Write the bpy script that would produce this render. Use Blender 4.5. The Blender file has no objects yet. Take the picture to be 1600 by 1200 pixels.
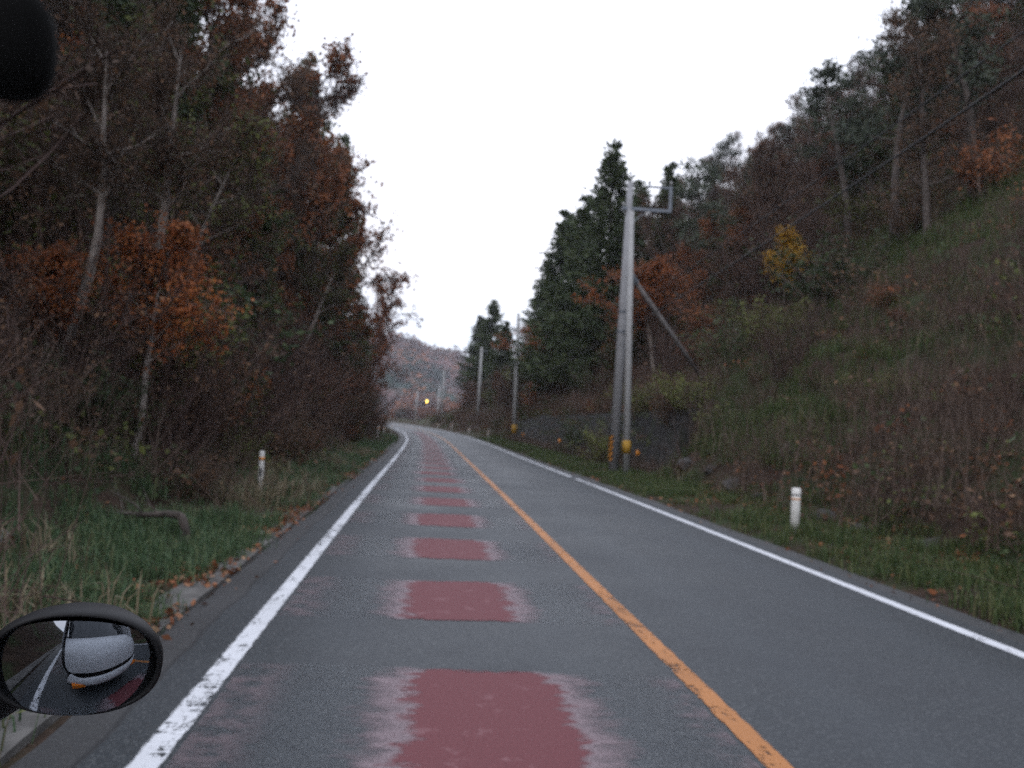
import bpy, math, random
import numpy as np
from mathutils import Vector, Matrix

# ------------------------------------------------------------------ camera, sky, sun, exposure
scene = bpy.context.scene
COL = scene.collection
CAM_H, YAW, PITCH, ROLL, FPX = 1.6226, math.radians(5.3787), math.radians(2.4968), math.radians(3.0385), 1400.0
_f = np.array([math.sin(YAW)*math.cos(PITCH), math.cos(YAW)*math.cos(PITCH), math.sin(PITCH)])
_r = np.array([math.cos(YAW), -math.sin(YAW), 0.0]); _u = np.cross(_r, _f)
CR = _r*math.cos(ROLL) + _u*math.sin(ROLL); CU = -_r*math.sin(ROLL) + _u*math.cos(ROLL); CF = _f
cam = bpy.data.cameras.new("camera"); cam_ob = bpy.data.objects.new("camera", cam); COL.objects.link(cam_ob)
cam.sensor_width = 36.0; cam.lens = FPX/1600*36.0; cam.clip_start = 0.02; cam.clip_end = 6000
M = Matrix(((CR[0], CU[0], -CF[0], 0), (CR[1], CU[1], -CF[1], 0), (CR[2], CU[2], -CF[2], CAM_H), (0, 0, 0, 1)))
cam_ob.matrix_world = M
cam.dof.use_dof = True; cam.dof.focus_distance = 1.35; cam.dof.aperture_fstop = 5.6
scene.camera = cam_ob

scene.view_settings.view_transform = 'Standard'; scene.view_settings.look = 'None'
scene.view_settings.exposure = 0.36; scene.view_settings.gamma = 1.0
SUN_EL, SUN_AZ = math.radians(38), math.radians(215)
world = bpy.data.worlds.new("World"); scene.world = world; world.use_nodes = True
def build_world():
    nt = world.node_tree; nt.nodes.clear(); N = nt.nodes.new; L = nt.links.new
    out = N('ShaderNodeOutputWorld'); bg = N('ShaderNodeBackground'); L(bg.outputs[0], out.inputs[0])
    sky = N('ShaderNodeTexSky'); sky.sky_type = 'NISHITA'; sky.sun_disc = False
    sky.sun_elevation = SUN_EL; sky.sun_rotation = SUN_AZ; sky.air_density = 1.2; sky.dust_density = 2.0
    tc = N('ShaderNodeTexCoord'); sep = N('ShaderNodeSeparateXYZ'); L(tc.outputs['Generated'], sep.inputs[0])
    ramp = N('ShaderNodeValToRGB'); L(sep.outputs[2], ramp.inputs[0])
    e = ramp.color_ramp.elements
    e[0].position = 0.0; e[0].color = (0.78, 0.80, 0.90, 1)
    e[1].position = 1.0; e[1].color = (0.98, 1.05, 1.22, 1)
    for p, c in ((0.09, (0.86, 0.93, 1.06, 1)), (0.16, (1.0, 1.0, 1.08, 1)), (0.4, (1.02, 1.06, 1.2, 1))):
        k = e.new(p); k.color = c
    mp = N('ShaderNodeMapping'); mp.inputs['Scale'].default_value = (1.5, 1.5, 26); mp.inputs['Rotation'].default_value = (0.05, 0.03, 0)
    L(tc.outputs['Generated'], mp.inputs[0])
    nz = N('ShaderNodeTexNoise'); nz.inputs['Scale'].default_value = 1.6; nz.inputs['Detail'].default_value = 4
    L(mp.outputs[0], nz.inputs[0])
    r2 = N('ShaderNodeMapRange'); r2.inputs[1].default_value = 0.35; r2.inputs[2].default_value = 0.7
    r2.inputs[3].default_value = 0.95; r2.inputs[4].default_value = 1.08; L(nz.outputs[0], r2.inputs[0])
    mul = N('ShaderNodeMix'); mul.data_type = 'RGBA'; mul.blend_type = 'MULTIPLY'; mul.inputs[0].default_value = 1.0
    L(ramp.outputs[0], mul.inputs[6]); L(r2.outputs[0], mul.inputs[7])
    sc = N('ShaderNodeMix'); sc.data_type = 'RGBA'; sc.blend_type = 'MULTIPLY'; sc.inputs[0].default_value = 1.0
    L(mul.outputs[2], sc.inputs[6]); sc.inputs[7].default_value = (11.6, 11.6, 11.6, 1)
    mix = N('ShaderNodeMix'); mix.data_type = 'RGBA'; mix.inputs[0].default_value = 0.93
    L(sky.outputs[0], mix.inputs[6]); L(sc.outputs[2], mix.inputs[7]); L(mix.outputs[2], bg.inputs[0])
    bg.inputs[1].default_value = 0.115
build_world()
sun = bpy.data.lights.new("sun", 'SUN'); sun.energy = 0.5; sun.angle = math.radians(30); sun.color = (1.0, 0.95, 0.9)
sun_ob = bpy.data.objects.new("sun", sun); COL.objects.link(sun_ob)
sun_ob.rotation_euler = Vector((-math.sin(SUN_AZ)*math.cos(SUN_EL), -math.cos(SUN_AZ)*math.cos(SUN_EL), -math.sin(SUN_EL))).to_track_quat('-Z', 'Y').to_euler()
scene.cycles.use_denoising = False
scene.cycles.max_bounces = 5; scene.cycles.diffuse_bounces = 3; scene.cycles.glossy_bounces = 3
scene.cycles.transparent_max_bounces = 8; scene.cycles.caustics_reflective = False; scene.cycles.caustics_refractive = False

rng = np.random.default_rng(11)
random.seed(4)

# ------------------------------------------------------------------ road line and terrain height
XO = 1.8316
KN = [0, 15, 30, 50, 75, 105, 140, 190, 260, 300, 2000]
CURV = [0.00018, -0.00019, 0.00006, 0.00024, 0.00167, 0.00182, 0.00169, 0.00153, 0.00138, 0.0, 0.0]
GRADE = [0, 0, -0.00387, -0.00008, 0.00446, 0.00553, 0.00552, 0.00552, 0.004, 0.0, 0.0]
DS = 0.5
RS = np.arange(-60, 900, DS)
_c = np.where(RS < 0, 0, np.interp(RS, KN, CURV)); _g = np.where(RS < 0, 0, np.interp(RS, KN, GRADE))
i0 = int(60/DS)
TH = np.cumsum(_c)*DS; TH -= TH[i0]
RX = np.cumsum(-np.sin(TH))*DS; RX -= RX[i0]
RY = np.cumsum(np.cos(TH))*DS; RY -= RY[i0]
RZ = np.cumsum(_g)*DS; RZ -= RZ[i0]
RX = RX + XO*np.cos(TH); RY = RY + XO*np.sin(TH)          # t = 0 is the centre line

def rd(s, t):
    """world x, y of road coordinates, and the road height"""
    x = np.interp(s, RS, RX); y = np.interp(s, RS, RY); a = np.interp(s, RS, TH)
    return x + t*np.cos(a), y + t*np.sin(a), np.interp(s, RS, RZ)

def st_of(x, y):
    x = np.asarray(x, float); y = np.asarray(y, float)
    s = y.copy()
    for _ in range(6):
        a = np.interp(s, RS, TH); px = np.interp(s, RS, RX); py = np.interp(s, RS, RY)
        s = s + (x-px)*(-np.sin(a)) + (y-py)*np.cos(a)
        s = np.clip(s, -59, 890)
    a = np.interp(s, RS, TH); px = np.interp(s, RS, RX); py = np.interp(s, RS, RY)
    return s, (x-px)*np.cos(a) + (y-py)*np.sin(a)

def _hash(i, j, k=0):
    v = np.sin(i*127.1 + j*311.7 + k*74.7)*43758.5453
    return v - np.floor(v)
def vnoise(x, y, k=0):
    x = np.asarray(x, float); y = np.asarray(y, float)
    i = np.floor(x); j = np.floor(y); u = x-i; v = y-j
    u = u*u*(3-2*u); v = v*v*(3-2*v)
    return (_hash(i, j, k)*(1-u) + _hash(i+1, j, k)*u)*(1-v) + (_hash(i, j+1, k)*(1-u) + _hash(i+1, j+1, k)*u)*v
def fbm(x, y, k=0, o=4):
    a = 0; w = 0.5
    for n in range(o):
        a = a + w*vnoise(x*2**n, y*2**n, k+n*3); w *= .5
    return a
def sm(a, b, x):
    x = np.clip((np.asarray(x, float)-a)/(b-a), 0, 1); return x*x*(3-2*x)

WALL_T, WALL_S0, WALL_S1, WALL_H = 6.5, 28.5, 78.0, 2.25
def terr(s, t):
    """terrain height above the road datum at road coordinates"""
    s = np.asarray(s, float); t = np.asarray(t, float)
    zr = np.interp(s, RS, RZ)
    n = fbm(s*.35, t*.35, 2) - .47; n2 = fbm(s*.09+7, t*.09, 5) - .47
    # right
    inw = sm(WALL_S0-3.0, WALL_S0+.8, s)*(1-sm(WALL_S1, WALL_S1+1.5, s))
    open_v = 1 - sm(120, 185, s)
    slope = 0.86*open_v + .02
    base_r = .02 + .14*sm(3.6, 5.2, t)
    free = base_r + slope*np.maximum(t-5.55, 0) + .35*sm(5.2, 6.0, t)*open_v
    wall = base_r + (WALL_H-.1)*sm(WALL_T+.12, WALL_T+.3, t) + slope*.93*np.maximum(t-WALL_T-.35, 0)
    free = free + open_v*sm(6.5, 8.5, t)*.30*(np.abs(((t+.9*n2+.35*n+.06*s)/1.7) % 1.0-.5)*4-1)*(1-sm(30, 45, t))
    right = free*(1-inw) + wall*inw
    right = np.where(t > 48, right - .45*slope*(t-48), right)
    right = right + n*np.clip((t-5.0)*.45, 0, 1.6)*(1-inw*(t < 7.2)) + n2*np.clip((t-6)*.25, 0, 3.5)*open_v
    # left
    a = -t
    left = .0 + .18*sm(3.7, 5.4, a) + .85*np.maximum(a-5.5, 0)
    left = np.where(a > 40, left - .5*(a-40), left)
    left = left + n*np.clip((a-4.6)*.3, 0, .9) + n2*np.clip((a-6)*.25, 0, 3)
    z = np.where(t > 0, right, left)
    inside = np.abs(t) < 3.8
    z = np.where(inside, -.06 + sm(3.62, 3.8, np.abs(t))*(z+.06), z)
    return zr + z

def ground_z(x, y):
    s, t = st_of(x, y); return terr(s, t)
def at(px, depth):
    """x, y of the ground point seen at this picture column and this depth"""
    # image vertical through the column: solve on the row where the ground is
    py = 640.0
    for _ in range(12):
        d = CF + CR*(px-800)/FPX - CU*(py-600)/FPX
        P = d*depth; z = float(ground_z(P[0], P[1]))
        # row of ground at that spot
        Q = np.array([P[0], P[1], z-CAM_H]); dd = Q@CF
        py = 600 - FPX*(Q@CU)/dd
    return P[0], P[1], z
def pt(px, py, depth):
    d = CF + CR*(px-800)/FPX - CU*(py-600)/FPX
    return d*depth + np.array([0, 0, CAM_H])

# ------------------------------------------------------------------ helpers
def tag(o, label=None, cat=None, group=None, kind=None):
    if label: o['label'] = label
    if cat: o['category'] = cat
    if group: o['group'] = group
    if kind: o['kind'] = kind
    return o
def empty(name, loc, rz=0.0):
    o = bpy.data.objects.new(name, None); COL.objects.link(o); o.location = loc; o.rotation_euler = (0, 0, rz)
    o.empty_display_size = .2; return o

class MB:
    """collects quads into ONE mesh"""
    def __init__(self): self.V = []; self.F = []; self.MI = []; self.UV = []; self.n = 0
    def add(self, V, F, mi=0, uv=None):
        V = np.asarray(V, float).reshape(-1, 3); F = np.asarray(F, int).reshape(-1, 4)
        self.V.append(V); self.F.append(F+self.n); self.n += len(V)
        self.MI.append(np.broadcast_to(np.asarray(mi, int), (len(F),)).copy())
        self.UV.append(np.zeros((len(V), 2)) if uv is None else np.asarray(uv, float).reshape(-1, 2))
        return self
    def grid(self, P, mi=0, uv=None, closed=False):
        P = np.asarray(P, float); a, b = P.shape[:2]
        idx = np.arange(a*b).reshape(a, b)
        if closed: idx = np.concatenate([idx, idx[:, :1]], 1)
        F = np.stack([idx[:-1, :-1], idx[:-1, 1:], idx[1:, 1:], idx[1:, :-1]], -1).reshape(-1, 4)
        return self.add(P.reshape(-1, 3), F, mi, uv)
    def tube(self, pts, rad, k=8, mi=0, caps=True):
        pts = np.asarray(pts, float); rad = np.broadcast_to(np.asarray(rad, float), (len(pts),))
        tg = np.gradient(pts, axis=0); tg /= np.linalg.norm(tg, axis=1)[:, None]+1e-9
        ref = np.array([0, 0, 1.]) if abs(tg[0][2]) < .9 else np.array([1., 0, 0])
        a = np.cross(tg, ref); a /= np.linalg.norm(a, axis=1)[:, None]+1e-9; b = np.cross(tg, a)
        an = np.arange(k)*2*np.pi/k
        P = pts[:, None] + rad[:, None, None]*(a[:, None]*np.cos(an)[None, :, None] + b[:, None]*np.sin(an)[None, :, None])
        if caps:
            P = np.concatenate([np.repeat(pts[:1, None], k, 1), P, np.repeat(pts[-1:, None], k, 1)], 0)
        return self.grid(P, mi, closed=True)
    def box(self, c, size, R=None, mi=0, bev=0.0):
        c = np.asarray(c, float); h = np.asarray(size, float)/2
        S = np.array([[x, y, z] for z in (-1, 1) for y in (-1, 1) for x in (-1, 1)], float)*h
        if R is not None: S = S@np.asarray(R, float).T
        F = [[0, 2, 3, 1], [4, 5, 7, 6], [0, 1, 5, 4], [2, 6, 7, 3], [0, 4, 6, 2], [1, 3, 7, 5]]
        return self.add(S+c, F, mi)
    def build(self, name, mats, parent=None, smooth=False, loc=None):
        me = bpy.data.meshes.new(name)
        V = np.concatenate(self.V); F = np.concatenate(self.F); MI = np.concatenate(self.MI); UV = np.concatenate(self.UV)
        me.vertices.add(len(V)); me.vertices.foreach_set('co', V.astype(np.float32).ravel())
        me.loops.add(F.size); me.loops.foreach_set('vertex_index', F.astype(np.int32).ravel())
        me.polygons.add(len(F)); me.polygons.foreach_set('loop_start', (np.arange(len(F))*4).astype(np.int32))
        me.polygons.foreach_set('material_index', MI.astype(np.int32))
        me.polygons.foreach_set('use_smooth', np.full(len(F), smooth))
        uvl = me.uv_layers.new(name='uv'); uvl.data.foreach_set('uv', UV[F.ravel()].astype(np.float32).ravel())
        for m in (mats if isinstance(mats, (list, tuple)) else [mats]): me.materials.append(m)
        me.update(calc_edges=True); me.validate()
        o = bpy.data.objects.new(name, me); COL.objects.link(o)
        if parent is not None: o.parent = parent
        if loc is not None: o.location = loc
        return o
def copy_tree(o, parent=None):
    c = o.copy(); COL.objects.link(c)
    if parent is not None: c.parent = parent
    for ch in list(o.children): copy_tree(ch, c)
    return c

# ------------------------------------------------------------------ materials
class G:
    def __init__(self, name):
        self.m = bpy.data.materials.new(name); self.m.use_nodes = True
        self.nt = self.m.node_tree; self.b = self.nt.nodes['Principled BSDF']; self.out = self.nt.nodes['Material Output']
    def N(self, t, **k):
        n = self.nt.nodes.new(t)
        for a, v in k.items():
            if a.startswith('i_'): n.inputs[a[2:].replace('_', ' ')].default_value = v
            else: setattr(n, a, v)
        return n
    def L(self, a, b): self.nt.links.new(a, b)
    def math(self, op, a, b=None, c=None):
        n = self.N('ShaderNodeMath', operation=op)
        for i, v in enumerate((a, b, c)):
            if v is None: continue
            if isinstance(v, (int, float)): n.inputs[i].default_value = v
            else: self.L(v, n.inputs[i])
        return n.outputs[0]
    def mix(self, f, a, b, bt='MIX'):
        n = self.N('ShaderNodeMix', data_type='RGBA', blend_type=bt)
        for i, v in ((0, f), (6, a), (7, b)):
            if isinstance(v, (int, float)): n.inputs[i].default_value = v
            elif isinstance(v, tuple): n.inputs[i].default_value = (*v, 1)
            else: self.L(v, n.inputs[i])
        return n.outputs[2]
    def rng(self, v, a, b, c=0.0, d=1.0, sm=False):
        n = self.N('ShaderNodeMapRange', interpolation_type='SMOOTHSTEP' if sm else 'LINEAR'); self.L(v, n.inputs[0])
        for i, x in enumerate((a, b, c, d)): n.inputs[i+1].default_value = x
        return n.outputs[0]
    def noise(self, scale, detail=4, coord=None, rough=.55, dist=0.0):
        n = self.N('ShaderNodeTexNoise'); n.inputs['Scale'].default_value = scale; n.inputs['Detail'].default_value = detail
        n.inputs['Roughness'].default_value = rough; n.inputs['Distortion'].default_value = dist
        if coord is not None: self.L(coord, n.inputs[0])
        return n.outputs[0]
    def map(self, coord, scale=(1, 1, 1), loc=(0, 0, 0)):
        n = self.N('ShaderNodeMapping'); n.inputs['Scale'].default_value = scale; n.inputs['Location'].default_value = loc
        self.L(coord, n.inputs[0]); return n.outputs[0]
    def tc(self, w='Object'): return self.N('ShaderNodeTexCoord').outputs[w]
    def uv(self):
        n = self.N('ShaderNodeUVMap'); n.uv_map = 'uv'; s = self.N('ShaderNodeSeparateXYZ'); self.L(n.outputs[0], s.inputs[0])
        return n.outputs[0], s.outputs[0], s.outputs[1]
    def bump(self, h, st=.3, dist=.02):
        n = self.N('ShaderNodeBump'); n.inputs['Strength'].default_value = st; n.inputs['Distance'].default_value = dist
        self.L(h, n.inputs['Height']); self.L(n.outputs[0], self.b.inputs['Normal'])
    def col(self, c):
        if isinstance(c, tuple): self.b.inputs['Base Color'].default_value = (*c, 1)
        else: self.L(c, self.b.inputs['Base Color'])
        return self
    def set(self, rough=.8, metal=0.0, spec=.3):
        self.b.inputs['Roughness'].default_value = rough; self.b.inputs['Metallic'].default_value = metal
        self.b.inputs['Specular IOR Level'].default_value = spec; return self

def leafmat(name, cols, rough=.7, trans=.25):
    """leaf colour picked at random per leaf, shifted per tree"""
    g = G(name); geo = g.N('ShaderNodeNewGeometry'); oi = g.N('ShaderNodeObjectInfo')
    r = g.N('ShaderNodeValToRGB'); el = r.color_ramp.elements
    n = len(cols)
    el[0].position = 0; el[0].color = (*cols[0], 1); el[1].position = 1; el[1].color = (*cols[-1], 1)
    for i, c in enumerate(cols[1:-1]):
        k = el.new((i+1)/(n-1)); k.color = (*c, 1)
    v = g.math('FRACT', g.math('ADD', geo.outputs['Random Per Island'], 0.0))
    v = g.math('MULTIPLY_ADD', g.math('SUBTRACT', oi.outputs['Random'], .5), .35, v)
    g.L(v, r.inputs[0])
    hs = g.N('ShaderNodeHueSaturation'); hs.inputs['Saturation'].default_value = 1.0
    g.L(g.rng(oi.outputs['Random'], 0, 1, .75, 1.25), hs.inputs['Value'])
    g.L(r.outputs[0], hs.inputs['Color'])
    g.col(hs.outputs[0]); g.set(rough, 0, .25)
    tr = g.N('ShaderNodeBsdfTranslucent'); g.L(hs.outputs[0], tr.inputs[0])
    mx = g.N('ShaderNodeMixShader'); mx.inputs[0].default_value = trans
    g.L(g.b.outputs[0], mx.inputs[1]); g.L(tr.outputs[0], mx.inputs[2]); g.L(mx.outputs[0], g.out.inputs[0])
    return g.m
def flat(name, c, rough=.7, metal=0.0, spec=.3, var=.25, scale=6.0, bump=0.0):
    g = G(name); co = g.tc(); n = g.noise(scale, 5, co)
    g.col(g.mix(g.rng(n, .3, .7), tuple(x*(1-var) for x in c), tuple(min(1, x*(1+var)) for x in c))); g.set(rough, metal, spec)
    if bump: g.bump(g.noise(scale*4, 5, co), bump, .02)
    return g.m

M_BARK = flat('bark', (.085, .070, .062), .9, var=.5, scale=9, bump=.6)
M_PALE = flat('pale_bark', (.27, .235, .21), .9, var=.4, scale=7, bump=.4)
M_TWIG = leafmat('twig', [(0.068, 0.050, 0.040), (0.111, 0.080, 0.064), (0.154, 0.114, 0.093)], .9, 0)
M_TWIGP = leafmat('mauve_twig', [(0.069, 0.045, 0.042), (0.101, 0.067, 0.058), (0.133, 0.092, 0.076)], .9, 0)
M_BROWN = leafmat('brown_leaf', [(0.068, 0.045, 0.033), (0.128, 0.075, 0.048), (0.180, 0.099, 0.054)])
M_RUSSET = leafmat('russet_leaf', [(0.111, 0.045, 0.026), (0.212, 0.075, 0.033), (0.286, 0.110, 0.045)])
M_ORANGE = leafmat('orange_leaf', [(0.161, 0.045, 0.020), (0.283, 0.086, 0.028), (0.340, 0.127, 0.039)])
M_YELLOW = leafmat('yellow_leaf', [(.30, .16, .02), (.42, .23, .03), (.48, .30, .05)])
M_GREEN = leafmat('evergreen_leaf', [(0.031, 0.048, 0.025), (0.050, 0.077, 0.034), (0.077, 0.105, 0.042)])
M_OLIVE = leafmat('olive_leaf', [(0.067, 0.078, 0.027), (0.105, 0.124, 0.038), (0.149, 0.163, 0.047)])
M_NEEDLE = leafmat('needle', [(0.031, 0.045, 0.024), (0.048, 0.068, 0.031), (0.069, 0.085, 0.036)], .8, .1)
M_PINE = leafmat('pine_needle', [(0.033, 0.043, 0.032), (0.050, 0.064, 0.045), (0.073, 0.083, 0.056)], .8, .1)
M_GRASS = leafmat('grass_blade', [(0.034, 0.064, 0.031), (0.053, 0.097, 0.045), (0.079, 0.129, 0.063), (0.126, 0.147, 0.068)], .6, .3)
M_GRASSR = leafmat('bank_grass', [(0.028, 0.046, 0.018), (0.044, 0.075, 0.026), (0.069, 0.101, 0.033), (0.117, 0.116, 0.048)], .6, .3)
M_STRAW = leafmat('straw', [(.11, .085, .05), (.17, .135, .085), (.24, .20, .14)], .8, .2)
M_LITTER = leafmat('fallen_leaf', [(.09, .045, .03), (.19, .075, .035), (.28, .10, .045), (.32, .21, .13)], .8, .1)

# ------------------------------------------------------------------ ground sheet
def mat_ground():
    g = G('ground_soil'); co = g.tc('Object')
    n1 = g.noise(.45, 6, co); n2 = g.noise(3.0, 6, co); n3 = g.noise(22, 5, co)
    c = g.mix(g.rng(n2, .35, .65), (.022, .016, .013), (.052, .035, .026))
    c = g.mix(g.rng(n1, .48, .60), c, (.030, .046, .020))
    c = g.mix(g.rng(n3, .45, .75), c, (.075, .048, .034))
    g.col(c).set(.95, 0, .1); g.bump(g.math('ADD', n2, g.math('MULTIPLY', n3, .4)), .9, .12); return g.m
def axis(segs):
    out = [segs[0][0]]
    for a, b, d in segs:
        n = max(1, int(round((b-a)/d))); out += list(np.linspace(a, b, n+1)[1:])
    return np.array(out)
def build_ground():
    gx = axis([(-1200, -300, 60), (-300, -100, 12), (-100, -45, 2.5), (-45, -18, .9), (-18, -10, .5), (-10, 16, .26), (16, 34, .8), (34, 100, 3), (100, 300, 12), (300, 1200, 60)])
    gy = axis([(-300, -60, 40), (-60, -6, 3), (-6, 40, .4), (40, 100, .8), (100, 220, 2), (220, 420, 8), (420, 1300, 40)])
    X, Y = np.meshgrid(gx, gy)
    s, t = st_of(X, Y); s2 = np.where(Y < -59, -59, s)
    Z = terr(np.clip(s2, -59, 880), t)
    far = np.maximum(sm(300, 900, np.hypot(X, Y)), sm(70, 220, np.abs(t)))
    Z = Z*(1-far) + far*0.0
    mb = MB(); mb.grid(np.stack([X, Y, Z], -1)); o = mb.build('ground', mat_ground(), smooth=True)
    tag(o, 'brown soil of the verges and wooded banks', 'ground', kind='structure')
build_ground()

# ------------------------------------------------------------------ road and its markings
def strip(s, t0, t1, dz, k=2):
    s = np.asarray(s, float); t = np.linspace(t0, t1, k)
    S, T = np.meshgrid(s, t, indexing='ij'); x, y, z = rd(S, T)
    return np.stack([x, y, z+dz], -1), np.stack([T, S], -1)
def mat_asphalt():
    g = G('asphalt'); _, t, s = g.uv(); co = g.tc('Object')
    n1 = g.noise(.5, 5, co); n2 = g.noise(70, 3, co); n3 = g.noise(2.2, 6, co)
    v0 = g.N('ShaderNodeTexVoronoi'); v0.inputs['Scale'].default_value = 75; g.L(co, v0.inputs[0]); vs = g.N('ShaderNodeSeparateColor'); g.L(v0.outputs['Color'], vs.inputs[0])
    c = g.mix(g.rng(n2, .3, .7), (.017, .021, .025), (.036, .042, .048)); c = g.mix(g.rng(vs.outputs[0], .72, .95, 0, .75), c, (.084, .089, .093)); c = g.mix(g.rng(vs.outputs[1], .75, .95, 0, .6), c, (.014, .015, .017))
    c = g.mix(g.rng(n3, .54, .70, 0, .45), c, (.021, .023, .027))
    c = g.mix(g.math('MULTIPLY', g.rng(n1, .4, .65), .35), c, (.045, .048, .055))
    # wheel tracks rubbed a little paler and smoother
    def band(c0, w): return g.rng(g.math('ABSOLUTE', g.math('SUBTRACT', t, c0)), 0, w, 1, 0, True)
    tr = g.math('ADD', g.math('ADD', band(-2.35, .4), band(-.75, .4)), g.math('ADD', band(.8, .45), band(2.3, .45)))
    c = g.mix(g.math('MULTIPLY', tr, .22), c, (.049, .057, .065))
    # the shoulder is an older browner strip with a seam between it and the lane
    wob = g.math('MULTIPLY', g.math('SUBTRACT', g.noise(1.3, 5, g.map(co, (1, 1, 1))), .5), .10)
    tt = g.math('ADD', t, wob)
    sh = g.math('ADD', g.rng(tt, -3.34, -3.30, 1, 0), g.rng(tt, 3.22, 3.28, 0, 1))
    c = g.mix(g.math('MULTIPLY', sh, .5), c, (.047, .043, .042))
    seam = g.rng(g.math('ABSOLUTE', g.math('ADD', tt, 3.32)), .006, .022, .8, 0)
    c = g.mix(seam, c, (.018, .018, .02))
    # sealed cracks
    v = g.N('ShaderNodeTexVoronoi', feature='DISTANCE_TO_EDGE'); v.inputs['Scale'].default_value = .22
    d = g.N('ShaderNodeVectorMath', operation='ADD'); g.L(co, d.inputs[0])
    nn = g.N('ShaderNodeTexNoise'); nn.inputs['Scale'].default_value = 1.1; nn.inputs['Detail'].default_value = 5; g.L(co, nn.inputs[0])
    g.L(nn.outputs['Color'], d.inputs[1]); g.L(d.outputs[0], v.inputs[0])
    cr = g.math('MULTIPLY', g.rng(v.outputs[0], .0, .004, .55, 0), g.rng(n3, .45, .6))
    c = g.mix(cr, c, (.02, .02, .022))
    g.col(c).set(.62, 0, .45)
    g.L(g.rng(n1, .3, .7, .52, .72), g.b.inputs['Roughness'])
    g.bump(n2, .35, .012); return g.m
def paint(name, col, mid, wear_scale=(14, 1.2, 1), lo=.34, hi=.50, rough=.6, dark=.8):
    """road paint, rubbed through to the asphalt in small patches"""
    g = G(name); uvv, t, s = g.uv()
    n = g.noise(1.0, 7, g.map(uvv, (9, 3.2, 1)), .68); n2 = g.noise(1.0, 5, g.map(uvv, (40, 16, 1)), .6)
    f = g.math('ADD', g.math('MULTIPLY', n, .65), g.math('MULTIPLY', n2, .35))
    st = g.noise(1.0, 5, g.map(uvv, (2.5, 26, 1)), .6); zone = g.rng(g.noise(.22, 3, uvv), .42, .62, 0, .12)
    f = g.math('SUBTRACT', f, g.math('MULTIPLY', zone, g.rng(st, .42, .56)))
    rag = g.math('ADD', g.math('ABSOLUTE', g.math('SUBTRACT', t, mid)), g.math('MULTIPLY', g.math('SUBTRACT', g.noise(1.0, 5, g.map(uvv, (30, 5, 1)), .65), .5), .05))
    al = g.math('MULTIPLY', g.rng(f, lo, hi), g.rng(rag, .060, .076, 1, 0))
    big = g.noise(.7, 4, uvv)
    g.col(g.mix(g.rng(big, .35, .65), tuple(x*dark for x in col), col)).set(rough, 0, .3)
    g.L(al, g.b.inputs['Alpha']); return g.m
def mat_red():
    """red skid bar: whole in the lane's middle, worn pink at its fringes, gone in the wheel tracks"""
    g = G('red_bar_paint'); uvv, t, s = g.uv(); oi = g.N('ShaderNodeObjectInfo')
    off = g.N('ShaderNodeCombineXYZ'); g.L(g.math('MULTIPLY', oi.outputs['Random'], 37.0), off.inputs[0]); g.L(g.math('MULTIPLY', oi.outputs['Random'], 91.0), off.inputs[1])
    va = g.N('ShaderNodeVectorMath', operation='ADD'); g.L(uvv, va.inputs[0]); g.L(off.outputs[0], va.inputs[1]); p = va.outputs[0]
    streak = g.noise(1.0, 6, g.map(p, (3.2, 8, 1)), .6); blot = g.noise(1.0, 6, g.map(p, (5, 5, 1)), .65); fine = g.noise(1.0, 4, g.map(p, (55, 55, 1)), .6)
    ctr = g.math('ADD', -1.39, g.math('MULTIPLY', g.math('SUBTRACT', oi.outputs['Random'], .5), .12))
    d = g.math('ABSOLUTE', g.math('SUBTRACT', t, ctr))
    dj = g.math('ADD', d, g.math('MULTIPLY', g.math('SUBTRACT', streak, .5), .50))
    dj = g.math('ADD', dj, g.math('MULTIPLY', g.math('SUBTRACT', blot, .5), .38))
    loc = g.math('MULTIPLY', g.math('ABSOLUTE', g.math('SUBTRACT', g.math('FRACT', g.math('DIVIDE', g.math('SUBTRACT', s, 6.62), 3.2)), .5)), 3.2)
    dj = g.math('ADD', dj, g.math('MULTIPLY', g.rng(loc, .62, .95, 0, 1, True), .10))
    core = g.rng(dj, .41, .50, 1, 0)
    fr = g.math('MULTIPLY', g.rng(dj, .52, .74, 1, 0), g.rng(fine, .30, .62, .55, 1.0))
    # stubs by the two lines
    ls = g.math('MULTIPLY', g.rng(g.math('ADD', t, g.math('MULTIPLY', g.math('SUBTRACT', blot, .5), .5)), -2.66, -2.50, 1, 0), g.rng(blot, .40, .62, .0, .42))
    rs = g.math('MULTIPLY', g.rng(g.math('ADD', t, g.math('MULTIPLY', g.math('SUBTRACT', streak, .5), .5)), -.30, -.16, 0, 1), g.rng(blot, .44, .62, 0, .5))
    al = g.math('MAXIMUM', g.math('MAXIMUM', core, fr), g.math('MAXIMUM', ls, rs))
    al = g.math('MULTIPLY', al, g.rng(g.math('ADD', loc, g.math('MULTIPLY', g.math('SUBTRACT', blot, .5), .35)), .84, .92, 1, 0))
    red = g.mix(g.rng(fine, .3, .7), (.108, .031, .036), (.150, .044, .050))
    red = g.mix(g.rng(blot, .58, .72, 0, .5), red, (.27, .15, .16))
    c = g.mix(core, (.215, .165, .178), red)
    c = g.mix(ls, c, (.20, .145, .155))
    g.col(c).set(.7, 0, .25); g.L(al, g.b.inputs['Alpha']); return g.m
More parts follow.
